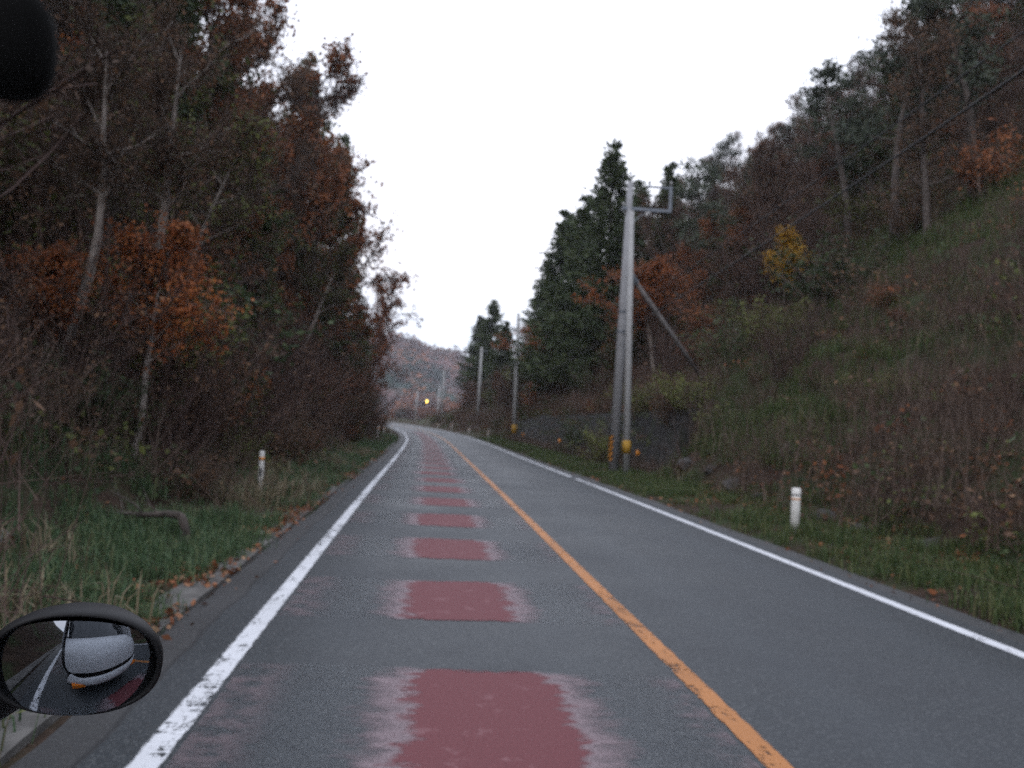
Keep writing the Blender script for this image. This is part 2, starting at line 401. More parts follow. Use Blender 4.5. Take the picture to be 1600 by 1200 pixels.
def build_road():
    s = np.concatenate([np.arange(-45, 120, .5), np.arange(120, 420, 2)])
    mb = MB()
    S, T = np.meshgrid(s, np.array([-3.7, -3.6, -3.58, -1.8, 0, 1.8, 3.5, 3.53, 3.65]), indexing='ij')
    DZ = np.broadcast_to(np.array([-.12, -.02, 0, .0, .0, .0, 0, -.02, -.12]), S.shape)
    ed = (fbm(S*.9, T*0+3, 9)-.47)*.16
    T2 = T + np.where(np.abs(T) > 3, ed*np.sign(T), 0)
    x, y, z = rd(S, T2); mb.grid(np.stack([x, y, z+DZ], -1), uv=np.stack([T, S], -1))
    road = mb.build('road', mat_asphalt(), smooth=True)
    tag(road, 'two lane asphalt road curving away between wooded hills', 'road', kind='structure')
    wl = paint('white_line_paint', (.62, .63, .66), -2.9975, lo=.36, hi=.46); wr = paint('white_line_paint_far_side', (.62, .63, .66), 2.9825, lo=.34, hi=.44); op = paint('orange_line_paint', (.42, .175, .058), 0.0, lo=.34, hi=.44)
    for t0 in (-3.075, 2.905):
        m = MB()
        runs = [(-40, 60)] if t0 < 0 else [(-40, 28.2), (29.0, 150)]
        if t0 < 0: runs = [(-40, 150)]
        for a, b in runs:
            P, uv = strip(np.arange(a, b+.01, .4), t0, t0+.155, .005); m.grid(P, uv=uv)
        m.build('edge_line', wl if t0 < 0 else wr, road)
    m = MB(); P, uv = strip(np.arange(-40, 170, .4), -.08, .08, .005); m.grid(P, uv=uv); m.build('centre_line', op, road)
    rm = mat_red()
    for k in range(-2, 30):
        c = 8.22 + 3.2*(k-1) if k < 12 else 8.22+3.2*(k-1)
        ss = np.linspace(c-.9, c+.9, 7); T = np.linspace(-2.90, -.10, 6)
        S, TT = np.meshgrid(ss, T, indexing='ij'); jit = np.random.default_rng(k+50).normal(0, .03, TT.shape)*(np.abs(S-c) > .85)
        x, y, z = rd(S+jit, TT); m = MB(); m.grid(np.stack([x, y, z+.004], -1), uv=np.stack([TT, S], -1)); m.build('red_bar', rm, road)
    # concrete gutter along the left edge, broken and half buried
    m = MB()
    sg = np.arange(-20, 60, .25)
    S, T = np.meshgrid(sg, np.array([-3.60, -3.605, -3.74, -3.90, -3.905]), indexing='ij')
    br = (fbm(S*1.7, T*2, 21)-.5)*.05
    DZ = np.broadcast_to(np.array([-.1, .012, .02, .03, -.1]), S.shape)+br*(np.abs(T+3.74) < .3)
    x, y, z = rd(S, T-.03); m.grid(np.stack([x, y, z+DZ], -1))
    o = m.build('kerb', flat('old_concrete', (.10, .095, .09), .9, var=.4, scale=5, bump=.5))
    tag(o, 'worn concrete gutter edge half hidden by leaves and grass', 'kerb', kind='structure')
build_road()

# ------------------------------------------------------------------ foliage makers
def rand_dirs(r, n):
    v = r.normal(size=(n, 3)); return v/np.linalg.norm(v, axis=1)[:, None]
def leaves(mb, P, size, mi, r, elong=1.7, droop=.2, D=None):
    """one small leaf-shaped face at every point of P"""
    n = len(P); d = rand_dirs(r, n) if D is None else D + .6*rand_dirs(r, n)
    d[:, 2] -= droop; d /= np.linalg.norm(d, axis=1)[:, None]
    w = np.cross(d, rand_dirs(r, n)); w /= np.linalg.norm(w, axis=1)[:, None]+1e-9
    L = np.asarray(size)*r.uniform(.65, 1.35, n); W = L/elong
    a = P; c = P + d*L[:, None]; m = P + d*(L*.5)[:, None]; b1 = m + w*(W*.5)[:, None]; b2 = m - w*(W*.5)[:, None]
    V = np.stack([a, b1, c, b2], 1).reshape(-1, 3); mb.add(V, np.arange(4*n).reshape(-1, 4), mi)
def twigs(mb, A, B, w, mi):
    """thin tapering twigs from A to B, two crossed blades each"""
    n = len(A); d = B-A; d = d/(np.linalg.norm(d, axis=1)[:, None]+1e-9)
    ref = np.where(np.abs(d[:, 2:3]) < .9, np.array([[0, 0, 1.]]), np.array([[1., 0, 0]]))
    s1 = np.cross(d, ref); s1 /= np.linalg.norm(s1, axis=1)[:, None]; s2 = np.cross(d, s1)
    w = np.broadcast_to(np.asarray(w, float), (n,))[:, None]
    for s in (s1, s2):
        V = np.stack([A-s*w*.5, A+s*w*.5, B+s*w*.12, B-s*w*.12], 1).reshape(-1, 3)
        mb.add(V, np.arange(4*n).reshape(-1, 4), mi)
def branch(r, p0, d, L, wob, up, k=6):
    pts = [np.array(p0, float)]; d = np.array(d, float)/np.linalg.norm(d)
    for i in range(k-1):
        d = d + r.normal(0, wob, 3); d[2] += up; d /= np.linalg.norm(d); pts.append(pts[-1]+d*L/(k-1))
    return np.array(pts)

def make_broadleaf(seed, H, trunk_r, spread, first, leaf, leaf_n, leaf_size, twig_m, bark, label, cat='tree', name='broadleaf_tree', lean=(0, 0), limbs=13, twig_n=1800, stems=1, mixleaf=None, group=None):
    r = np.random.default_rng(seed); root = empty(name, (0, 0, 0)); tag(root, label, cat, group)
    T = MB(); Cn = MB(); tips = []; segA = []; segB = []
    for st_ in range(stems):
        ld = np.array([lean[0]+r.normal(0, .05), lean[1]+r.normal(0, .05), 1.0]) + (r.normal(0, .16, 3)*np.array([1, 1, 0]) if stems > 1 else 0)
        tp = branch(r, (r.normal(0, .12)*(stems > 1), r.normal(0, .12)*(stems > 1), -.4), ld, H*.92*r.uniform(.85, 1.05), .06, .03, 9)
        tr = trunk_r*np.linspace(1, .16, 9)/(stems**.4); tr[0] *= 1.3; T.tube(tp, tr, 8)
        for i in range(limbs):
            f = first + (1-first)*(i+r.uniform(0, .9))/limbs; f = min(f, .99)
            q = f*8; j = int(q); p = tp[j] + (tp[min(j+1, 8)]-tp[j])*(q-j)
            az = i*2.4 + r.uniform(-.5, .5); shape = (1-.62*((f-first)/(1-first))**1.4)*(.55+.45*min(1, (f-first)/.18+.3))
            L = spread*shape*r.uniform(.65, 1.15)
            d = np.array([math.cos(az), math.sin(az), .35+.6*f])
            bp = branch(r, p, d, L, .16, .05, 6); br = trunk_r*.40*(1-f*.55)*np.linspace(1, .2, 6)/(stems**.3)
            T.tube(bp, br, 5, caps=False)
            for jj in range(7):
                k = r.integers(1, 6); sp = bp[k-1] + (bp[k]-bp[k-1])*r.uniform()
                sd = (bp[k]-bp[k-1])/np.linalg.norm(bp[k]-bp[k-1])*.6 + r.normal(0, .55, 3) + np.array([0, 0, .18])
                sb = branch(r, sp, sd, L*r.uniform(.28, .5), .2, .03, 4)
                T.tube(sb, trunk_r*.09*np.array([1, .75, .5, .25])+.004, 3, caps=False)
                segA.append(sb[:-1]); segB.append(sb[1:])
            segA.append(bp[2:-1]); segB.append(bp[3:])
    A = np.concatenate(segA); B = np.concatenate(segB); n = len(A)
    # twigs
    i = r.integers(0, n, twig_n); f = r.uniform(0, 1, (twig_n, 1)); p = A[i]+(B[i]-A[i])*f
    d = (B[i]-A[i])/(np.linalg.norm(B[i]-A[i], axis=1)[:, None]+1e-9)*.7 + r.normal(0, .6, (twig_n, 3)) + np.array([0, 0, .25])
    d /= np.linalg.norm(d, axis=1)[:, None]; e = p + d*r.uniform(.25, .85, (twig_n, 1))*(H/10)**.5
    twigs(Cn, p, e, r.uniform(.008, .022, twig_n), 0)
    mats = [twig_m, leaf] + ([mixleaf] if mixleaf else [])
    if leaf_n:
        # leaves stand in clumps on the twigs, with bare gaps between
        w = r.uniform(0, 1, twig_n)**2.2; w /= w.sum()
        k = r.choice(twig_n, leaf_n, p=w); g = r.uniform(.2, 1.05, (leaf_n, 1)); q = p[k]+(e[k]-p[k])*g + r.normal(0, .06, (leaf_n, 3))
        if mixleaf:
            sel = (_hash(k, k*0+seed) < .3); leaves(Cn, q[~sel], leaf_size, 1, r); leaves(Cn, q[sel], leaf_size, 2, r)
        else: leaves(Cn, q, leaf_size, 1, r)
    T.build('trunk', bark, root, smooth=True); Cn.build('crown', mats, root)
    return root
def make_conifer(seed, H, trunk_r, base_w, leaf, label, first=.12, group=None, name='cedar_tree', gaps=.36):
    r = np.random.default_rng(seed); root = empty(name, (0, 0, 0)); tag(root, label, 'tree', group)
    T = MB(); Cn = MB(); T.tube([(0, 0, -.4), (0, 0, H*.5), (r.normal(0, .1), r.normal(0, .1), H*.985)], [trunk_r*1.2, trunk_r*.6, .02], 8)
    z = H*first; A = []; D = []; lens = []
    while z < H*.99:
        f = (z/H-first)/(1-first); R = base_w*(1-f)**.88*(.55+.45*min(1, f*6+.35)) + .10
        for i in range(5 if f < .9 else 3):
            if r.uniform() < gaps: continue
            az = r.uniform(0, 2*np.pi); L = R*r.uniform(.6, 1.25)
            d = np.array([math.cos(az), math.sin(az), -.30+.85*f]); bp = branch(r, (0, 0, z), d, L, .08, .09, 5)
            T.tube(bp, trunk_r*.13*np.linspace(1, .2, 5)+.004, 3, caps=False)
            m = int(16+38*L); q = r.uniform(.12, 1.05, m); k = np.clip((q*4).astype(int), 0, 3); fr = (q*4-k)[:, None]
            p = bp[k]+(bp[k+1]-bp[k])*fr; wd = (.12+.26*L*.35*(1-np.abs(q-.5)))[:, None]
            p = p + r.normal(0, 1, (m, 3))*wd*np.array([1, 1, .55]); A.append(p)
            D.append((bp[k+1]-bp[k])/(np.linalg.norm(bp[k+1]-bp[k], axis=1)[:, None]+1e-9)*.8 + np.array([0, 0, .1]))
        z += H*.016*(1.15-.4*f)
    P = np.concatenate(A); Dd = np.concatenate(D)
    leaves(Cn, P, .34, 0, r, 2.6, .25, Dd)
    T.build('trunk', M_BARK, root, smooth=True); Cn.build('crown', leaf, root); return root
def make_pine(seed, H, trunk_r, label, group=None):
    r = np.random.default_rng(seed); root = empty('pine_tree', (0, 0, 0)); tag(root, label, 'tree', group)
    T = MB(); Cn = MB(); tp = branch(r, (0, 0, -.4), (r.normal(0, .1), r.normal(0, .1), 1), H, .07, .04, 9); T.tube(tp, trunk_r*np.linspace(1.1, .2, 9), 7)
    for i in range(17):
        f = .42 + .58*(i+r.uniform())/17; f = min(f, .995); q = f*8; j = int(q); p = tp[j]+(tp[min(j+1, 8)]-tp[j])*(q-j)
        az = r.uniform(0, 6.28); L = H*.21*(1.25-f)*r.uniform(.6, 1.3)+.35
        bp = branch(r, p, (math.cos(az), math.sin(az), .25), L, .14, .06, 5); T.tube(bp, trunk_r*.3*np.linspace(1, .25, 5), 4, caps=False)
        for c, w in ((bp[4], 1), (bp[3], .8), ((bp[2]+bp[3])/2+r.normal(0, .25, 3), .6)):
            m = int(95*w); q = c + r.normal(0, 1, (m, 3))*np.array([.42, .42, .16])*w*(.7+L*.22)
            leaves(Cn, q, .24, 0, r, 3.2, -.3)
    T.build('trunk', M_BARK, root, smooth=True); Cn.build('crown', M_PINE, root); return root
def make_shrub(seed, H, W, leaf, leaf_n, leaf_size, twig_m, label, name='shrub', stems=34, group=None, arch=.12):
    r = np.random.default_rng(seed); root = empty(name, (0, 0, 0)); tag(root, label, 'shrub', group)
    S = MB(); F = MB(); A = []; B = []
    for i in range(stems):
        az = r.uniform(0, 6.28); o = r.uniform(0, .35)*W
        d = np.array([math.cos(az)*r.uniform(.1, .8)*W/H, math.sin(az)*r.uniform(.1, .8)*W/H, 1.0])
        bp = branch(r, (math.cos(az)*o, math.sin(az)*o, -.15), d, H*r.uniform(.6, 1.15), .13, -arch*.4, 6)
        S.tube(bp, .016*np.linspace(1, .3, 6), 3, caps=False); A.append(bp[1:-1]); B.append(bp[2:])
    A = np.concatenate(A); B = np.concatenate(B); n = 900; i = r.integers(0, len(A), n); p = A[i]+(B[i]-A[i])*r.uniform(0, 1, (n, 1))
    e = p + (rand_dirs(r, n)*.7+np.array([0, 0, .35]))*r.uniform(.2, .55, (n, 1))*(H/2)**.5
    twigs(F, p, e, r.uniform(.006, .014, n), 0)
    k = r.integers(0, n, leaf_n); q = p[k]+(e[k]-p[k])*r.uniform(.1, 1.05, (leaf_n, 1)) + r.normal(0, .05, (leaf_n, 3)); leaves(F, q, leaf_size, 1, r)
    S.build('stem', twig_m, root); F.build('foliage', [twig_m, leaf], root); return root

# ------------------------------------------------------------------ retaining wall, poles, posts
def build_wall():
    g = G('dark_block_wall'); uvv, u, v = g.uv()
    b = g.N('ShaderNodeTexBrick'); b.inputs['Scale'].default_value = 1; b.inputs['Brick Width'].default_value = .42; b.inputs['Row Height'].default_value = .30
    b.inputs['Mortar Size'].default_value = .022; b.inputs['Color1'].default_value = (.024, .024, .025, 1); b.inputs['Color2'].default_value = (.060, .057, .057, 1); b.inputs['Mortar'].default_value = (.009, .009, .009, 1)
    b.offset = .5; g.L(uvv, b.inputs[0]); n = g.noise(1.1, 6, uvv); n2 = g.noise(9, 4, uvv)
    c = g.mix(g.rng(n, .5, .68), b.outputs[0], (.030, .040, .022)); c = g.mix(g.rng(n2, .3, .8, 0, .4), c, (.052, .046, .043))
    g.col(c).set(.9, 0, .2); g.bump(g.math('ADD', g.math('MULTIPLY', b.outputs[1], -1), n2), .7, .04)
    ss = np.arange(WALL_S0, WALL_S1+.1, .5); prof = [(0, -.3), (.0, 0), (.16, .75), (.32, 1.5), (.47, WALL_H+.02), (.75, WALL_H+.05), (.8, WALL_H-.4)]
    S, K = np.meshgrid(ss, np.arange(len(prof)), indexing='ij'); pr = np.array(prof); endf = 1-.25*sm(WALL_S1-14, WALL_S1, S)
    x, y, z = rd(S, WALL_T-.45+pr[K, 0]); Z = z+.1+pr[K, 1]*endf+(fbm(S*.4, K*1., 4)-.5)*.08
    m = MB(); m.grid(np.stack([x, y, Z], -1), uv=np.stack([S, pr[K, 1]+pr[K, 0]], -1))
    P = []
    for k_ in range(1, 6):
        t_ = np.linspace(WALL_T-.45+prof[k_][0], WALL_T+1.3, 5); x, y, z = rd(np.full(5, WALL_S0)+np.linspace(0, -.25, 5), t_); P.append(np.stack([x, y, z+.1+prof[k_][1]], -1))
    m.grid(np.array(P), uv=np.stack(np.meshgrid([prof[k_][1] for k_ in range(1, 6)], np.linspace(0, 1.6, 5), indexing='ij')[::-1], -1))
    o = m.build('retaining_wall', g.m); tag(o, 'long dark block retaining wall at the foot of the right hillside', 'wall')
build_wall()

M_CONC = flat('pole_concrete', (.25, .25, .26), .85, var=.16, scale=3, bump=.15)
M_CONCW = flat('pale_pole_concrete', (.33, .33, .33), .85, var=.12, scale=3)
M_STEEL = flat('galvanised_steel', (.17, .19, .22), .5, .4, .5, var=.2)
M_BLACK = flat('black_plastic', (.008, .008, .009), .55, 0, .22, var=.2)
M_YEL = flat('yellow_band', (.34, .19, .02), .6, var=.2)
M_HAZY = flat('hazard_yellow', (.50, .20, .025), .55, var=.15)
M_WHITE = flat('post_white', (.66, .65, .62), .6, var=.10, scale=9)
M_ORB = flat('orange_band', (.60, .24, .05), .5, var=.1)
M_DARKM = flat('dark_mark', (.05, .05, .055), .6)
M_CABLE = flat('black_cable', (.02, .02, .022), .6)
M_STRUT = flat('weathered_strut', (.14, .13, .128), .9, var=.3, scale=4, bump=.3)
M_INS = flat('insulator', (.40, .40, .40), .3, 0, .5)
g = G('reflector_orange'); g.col((.85, .30, .02)).set(.25, 0, .6); M_REFL = g.m

def solve_pole(px_b, py_t, depth, px_t):
    x, y, z = at(px_b, depth); p = pt(px_t, py_t, depth); return x, y, z, p[2]-z
MAINP = at(958, 31.0); MAIN_TOP = pt(990, 279, 31.0)
MH = float(MAIN_TOP[2]-MAINP[2]) ; MLEAN = ((MAIN_TOP[0]-MAINP[0])/MH, (MAIN_TOP[1]-MAINP[1])/MH)
def main_pole():
    root = empty('utility_pole', MAINP); tag(root, 'tall grey concrete utility pole with striped sleeve at its foot and square steel crossarm', 'utility pole')
    lx = MLEAN[0]; ln = lambda h: np.array([lx*h, 0, h])
    m = MB(); m.tube([ln(-.4), ln(MH*.5), ln(MH)], [.185, .15, .105], 20); m.build('shaft', M_CONC, root, smooth=True)
    m = MB()
    a = ln(MH-.95)
    for dy in (-.06, .06): m.box(a+np.array([.62, dy+.0, 0]), (1.75, .07, .10))
    m.build('crossarm', M_STEEL, root)
    m = MB(); m.box(a+np.array([1.47, 0, .42]), (.09, .09, .95)); m.build('upright', M_STEEL, root)
    m = MB(); m.box(a+np.array([1.02, 0, .84]), (.80, .06, .07)); m.build('upper_arm', M_STEEL, root)
    m = MB(); m.tube([ln(MH-1.5)+np.array([.08, 0, 0]), a+np.array([.62, 0, -.04])], .022, 6); m.build('brace', M_STEEL, root)
    for dx, dz in ((1.47, .92), (.70, .90), (-.2, .06)):
        m = MB(); b = a+np.array([dx, 0, dz]); m.tube([b, b+np.array([0, 0, .05]), b+np.array([0, 0, .06]), b+np.array([0, 0, .13]), b+np.array([0, 0, .15])], [.03, .03, .055, .05, .02], 10); m.build('insulator', M_INS, root, smooth=True)
    for h in (4.9, 5.6):
        m = MB(); m.tube([ln(h-.04), ln(h+.04)], .165, 16); m.build('clamp_band', M_STEEL, root)
    # hazard sleeve wrapped round the pole's road side
    m = MB(); nh, na = 64, 24; h = np.linspace(.42, 1.28, nh+1); an = np.linspace(math.radians(150), math.radians(238), na+1)
    H, A = np.meshgrid(h, an, indexing='ij'); R = .20
    P = np.stack([lx*H+R*np.cos(A), R*np.sin(A), H], -1)
    Hc = (H[:-1, :-1]+H[1:, 1:])/2; Ac = (A[:-1, :-1]+A[1:, 1:])/2
    m.grid(P, mi=(np.floor((Hc-Ac*R*.9)/.10).astype(int) % 2).ravel()); m.build('hazard_sleeve', [M_BLACK, M_HAZY], root)
    return root
main_pole()
def side_pole():
    x, y, z = at(978, 29.4); T = pt(987, 330, 29.9); H = T[2]-z
    root = empty('support_pole', (x, y, z)); tag(root, 'thinner pale pole with yellow band standing against the tall utility pole', 'pole')
    e = np.array([T[0]-x, T[1]-y, H]); m = MB(); m.tube([e*-.03, e*.5, e], [.125, .11, .085], 16); m.build('shaft', M_CONCW, root, smooth=True)
    m = MB(); m.tube([e*(.72/H), e*(1.14/H)], [.140, .139], 18); m.build('yellow_band', M_YEL, root, smooth=True)
side_pole()
def strut_pole():
    A = pt(986, 430, 31.2); x, y, z = at(1114, 33.0); B = np.array([x, y, z-.3])
    root = empty('strut_pole', (x, y, z)); tag(root, 'slanting dark strut propping the tall utility pole from the hillside', 'strut')
    A = A-np.array([x, y, z]); B = np.array([0, 0, -.3]); m = MB(); m.tube([B, (A+B)/2, A], [.09, .085, .075], 12); m.build('shaft', M_STRUT, root, smooth=True)
    d = (A-B)/np.linalg.norm(A-B); m = MB(); m.tube([A-d*.35, A+d*.12], .11, 12); m.build('collar', M_STEEL, root)
strut_pole()
def cable(name, P, label):
    P = [np.array(p) for p in P]; pts = []
    for a, b in zip(P[:-1], P[1:]):
        n = 24; L = np.linalg.norm(b-a)
        for i in range(n): f = i/n; q = a+(b-a)*f; q = q-np.array([0, 0, 4*f*(1-f)*L*.010]); pts.append(q)
    pts.append(P[-1]); c = np.mean(P, axis=0); m = MB(); m.tube(np.array(pts)-P[0], .011 if 'thin' in label else .016, 6); o = m.build(name, M_CABLE, loc=P[0]); tag(o, label, 'cable', 'overhead cables')
FARP = [(803, 686, 811, 489, 76.0), (746, 0, 753, 542, 110.0), (690, 0, 694, 579, 142.0), (683, 0, 687, 602, 172.0), (648, 0, 653, 610, 205.0)]
FAR = []
labels_far = ['grey utility pole with yellow and black bands, first beyond the retaining wall', 'grey utility pole half sunk in bushes, second beyond the wall', 'slim grey utility pole beside the curving road before the lit lamp', 'utility pole that carries the lit yellow road lamp', 'last small pole standing where the road bends out of sight']
for i, (pb, _, ptx, pty, dp) in enumerate(FARP):
    x, y, z = at(pb, dp); T = pt(ptx, pty, dp); H = T[2]-z
    root = empty('utility_pole', (x, y, z)); tag(root, labels_far[i], 'utility pole', 'utility poles along the right side')
    e = np.array([T[0]-x, 0, H]); FAR.append((x, y, z, H))
    m = MB(); m.tube([e*-.03, e*.5, e], [.21, .17, .12], 14); m.build('shaft', M_CONCW, root, smooth=True)
    m = MB(); m.box(e*.95+np.array([.35, 0, 0]), (1.0, .08, .09)); m.build('crossarm', M_STEEL, root)
    if i == 0:
        m = MB(); m.tube([e*(.55/H), e*(1.35/H)], .235, 14); m.build('yellow_band', M_YEL, root, smooth=True)
        m = MB(); m.tube([e*(.05/H), e*(.54/H)], .238, 14); m.build('black_band', M_BLACK, root, smooth=True)
    if i == 3:
        lz = pt(667, 626, dp); d = np.array([lz[0]-x, lz[1]-y, lz[2]-z])
        m = MB(); m.tube([e*((d[2]+.45)/H), (d+np.array([.5, 0, .42])), d+np.array([0, 0, .3])], .035, 6); la = m.build('lamp_arm', M_STEEL, root)
        m = MB(); m.tube([d+np.array([0, 0, .36]), d+np.array([0, 0, .30]), d+np.array([0, 0, .1])], [.08, .34, .40], 14); m.build('lamp_hood', M_STEEL, root, smooth=True)
        gl = G('lit_lamp'); gl.col((.9, .6, .1)); gl.b.inputs['Emission Color'].default_value = (1, .62, .12, 1); gl.b.inputs['Emission Strength'].default_value = 5.0
        m = MB(); m.tube([d+np.array([0, 0, .16]), d+np.array([0, 0, .1]), d+np.array([0, 0, -.22]), d+np.array([0, 0, -.40])], [.10, .18, .16, .06], 14); m.build('lamp_globe', gl.m, root, smooth=True)
mp = lambda h: np.array([MAINP[0]+MLEAN[0]*h, MAINP[1], MAINP[2]+h])
bx, by, bz = rd(-22.0, 6.2)
c1a = pt(1547, 134, 11.0); c2a = pt(1569, 60, 11.0)
def through(a, b, k): return a+(b-a)*k
cable('overhead_cable', [through(mp(4.9), c1a+np.array([0, 0, .35]), 2.2), mp(4.9)], 'black cable running from the tall pole up across the right hillside')
cable('overhead_cable', [through(mp(5.6), c2a+np.array([0, 0, .35]), 2.2), mp(5.6)], 'thin grey cable above the black one, running from the tall pole over the right hillside')
cable('overhead_cable', [mp(5.0), np.array([FAR[0][0], FAR[0][1], FAR[0][2]+5.4]), np.array([FAR[1][0], FAR[1][1], FAR[1][2]+5.6])], 'thin dark cable strung between the far poles above the retaining wall')

def post(px, py, depth, h, r, label, lean=0.0, kind='L'):
    x, y, z = at(px, depth); s_, t_ = st_of(x, y)
    root = empty('marker_post', (x, y, z), 0); root.rotation_euler = (0, lean, 0); tag(root, label, 'marker post', 'white roadside marker posts')
    m = MB(); m.tube([(0, 0, -.2), (0, 0, h-.02), (0, 0, h)], [r, r, r*.8], 16); m.build('shaft', M_WHITE, root, smooth=True)
    if kind == 'L':
        m = MB(); m.tube([(0, 0, h*.80), (0, 0, h*.865)], r+.003, 16); m.build('orange_band', M_ORB, root, smooth=True)
        an = np.linspace(-2.0, -1.2, 6); H, A = np.meshgrid(np.array([h*.44, h*.63]), an, indexing='ij'); P = np.stack([(r+.004)*np.cos(A), (r+.004)*np.sin(A), H], -1)
        m = MB(); m.grid(P); m.build('dark_mark', M_DARKM, root)
    elif kind == 'R':
        m = MB(); m.tube([(0, 0, h*.84), (0, 0, h*.87)], r+.003, 16); m.build('grey_band', M_DARKM, root, smooth=True)
        m = MB(); m.tube([(0, 0, h*.745), (0, 0, h*.775)], r+.003, 16); m.build('orange_band', M_ORB, root, smooth=True)
    else:
        m = MB(); m.tube([(0, 0, h*.78), (0, 0, h*.88)], r+.003, 12); m.build('orange_band', M_ORB, root, smooth=True)
post(406, 0, 15.7, .80, .045, 'slim white marker post with dark mark and orange band on the left grass verge', -.012)
post(1241, 0, 14.6, .74, .075, 'thick white marker post with two thin bands on the right verge', .01, 'R')
for px, dp, h, lb, ln_ in ((588, 56, .95, 'white marker post leaning at the left verge, nearest of the far three', .1), (599, 70, .7, 'small dull marker post behind the leaning white one on the left', .05), (611, 83, .8, 'white marker post on the left inside of the bend', .06),
                      (762, 82, .75, 'white marker post on the right verge nearest the retaining wall end', .05), (732, 95, .75, 'white marker post on the right, second beyond the wall', .08), (705, 118, .8, 'small white marker post on the right close to the slim grey pole', .05),
                      (684, 128, .7, 'tiny white marker post on the right near the lamp pole', .06), (650, 168, .9, 'farthest white marker post at the outside of the bend', .1)):
    post(px, 0, dp, h, .055, lb, ln_, 'F')
for px, py, dp, lb in ((1005, 707, 33.4, 'orange reflector on the retaining wall just right of the pole pair'), (880, 690, 52.5, 'orange reflector on the middle of the retaining wall'), (826, 681, 70.5, 'small orange reflector near the far end of the retaining wall')):
    s_ = {33.4: 33.0, 52.5: 52.5, 70.5: 70.5}[dp]; x, y, z = rd(s_, WALL_T-.40); zz = z+.80
    root = empty('wall_reflector', (x, y, zz), -.1); tag(root, lb, 'reflector', 'orange reflectors on the wall')
    m = MB(); m.box((.02, -.0, 0), (.06, .20, .04)); m.box((.03, .0, -.02), (.30, .03, .04)); m.build('bracket', M_STEEL, root)
    an = np.linspace(0, 2*np.pi, 17)[:-1]
    P = np.array([[[k*.075*math.cos(a), -.11-d, k*.105*math.sin(a)] for a in an] for k, d in ((0.01, .014), (.8, .012), (1, 0), (1, -.02), (.01, -.02))]); m = MB(); m.grid(P, closed=True); m.build('lens', M_REFL, root, smooth=True)

# ------------------------------------------------------------------ rocks, branch
M_ROCK = flat('grey_rock', (.050, .046, .044), .9, var=.45, scale=4, bump=.7)
M_ROCKP = flat('pale_rock', (.36, .36, .36), .85, var=.3, scale=5, bump=.4)
def rock(px, depth, size, label, mat=None, seed=0, dz=0.0):
    r = np.random.default_rng(seed); x, y, z = at(px, depth); u = np.linspace(0, np.pi, 11); v = np.linspace(0, 2*np.pi, 17)[:-1]
    U, V = np.meshgrid(u, v, indexing='ij'); D = np.stack([np.sin(U)*np.cos(V), np.sin(U)*np.sin(V), np.cos(U)], -1)
    pl = rand_dirs(r, 16); dist = r.uniform(.55, 1.0, 16); rad = np.min(np.where(D@pl.T > .05, dist/np.maximum(D@pl.T, .05), 9), -1); rad = np.minimum(rad, 1.1)
    m = MB(); m.grid(D*rad[..., None]*np.array(size)/2, closed=True); o = m.build('rock', mat or M_ROCK, loc=(x, y, z-size[2]*.12+dz)); o.rotation_euler = (0, 0, r.uniform(0, 6)); tag(o, label, 'rock', 'rocks at the foot of the bank')
for i, a in enumerate([(1072, 26, (.9, .5, .5), 'grey rock in the grass just right of the utility poles'), (1112, 24, (.7, .5, .4), 'flat grey rock below the bank, second right of the poles'), (1148, 21.5, (.8, .6, .45), 'grey rock among russet leaves at the bank foot'),
                       (1190, 19.5, (.7, .5, .4), 'dark rock left of the thick white marker post'), (1290, 16, (1.0, .6, .5), 'large dark rock behind the thick white marker post'), (1345, 14.5, (.8, .6, .4), 'grey rock in the bank right of the thick marker post'), (1455, 12.6, (.9, .6, .4), 'rock low in the bank near the picture edge')]):
    rock(*a, seed=40+i)
rock(1230, 20.5, (.5, .4, .6), 'upright grey rock on the bank above the thick marker post', M_ROCK, 60, .1)
rock(2, 8.2, (.26, .22, .20), 'white stone in the grass at the left picture edge', M_ROCKP, 61)
rock(283, 15.6, (.34, .2, .16), 'small pale stone on the left verge behind the fallen branch', M_ROCKP, 62)
rock(480, 14.5, (.10, .08, .08), 'tiny white stone among fallen leaves by the left road edge', M_ROCKP, 63)
def fallen_branch():
    r = np.random.default_rng(3); A = pt(286, 846, 11.0); x, y, z = at(288, 10.1); o = np.array([x, y, z])
    P = [o+np.array([0, 0, -.05]), pt(290, 830, 10.1), pt(284, 806, 10.1), pt(262, 803, 10.2), pt(225, 805, 10.4), pt(180, 801, 10.7), pt(130, 797, 11.3)]
    P = np.array(P)-o; f = np.linspace(0, 6, 25); Q = np.stack([np.interp(f, np.arange(7), P[:, i]) for i in range(3)], -1); Q[1:-1] = (Q[:-2]+Q[1:-1]*2+Q[2:])/4
    m = MB(); m.tube(Q, np.interp(np.linspace(0, 1, 25), [0, .3, 1], [.060, .050, .018]), 8)
    for k in (9, 13, 16, 19): m.tube(branch(r, Q[k], r.normal(0, 1, 3)+np.array([-.8, .2, .6]), .55, .2, 0, 5), .013*np.linspace(1, .3, 5), 4)
    b = m.build('fallen_branch', M_BARK, smooth=True, loc=o); tag(b, 'dark arched fallen branch lying on the left grass verge', 'branch')
fallen_branch()

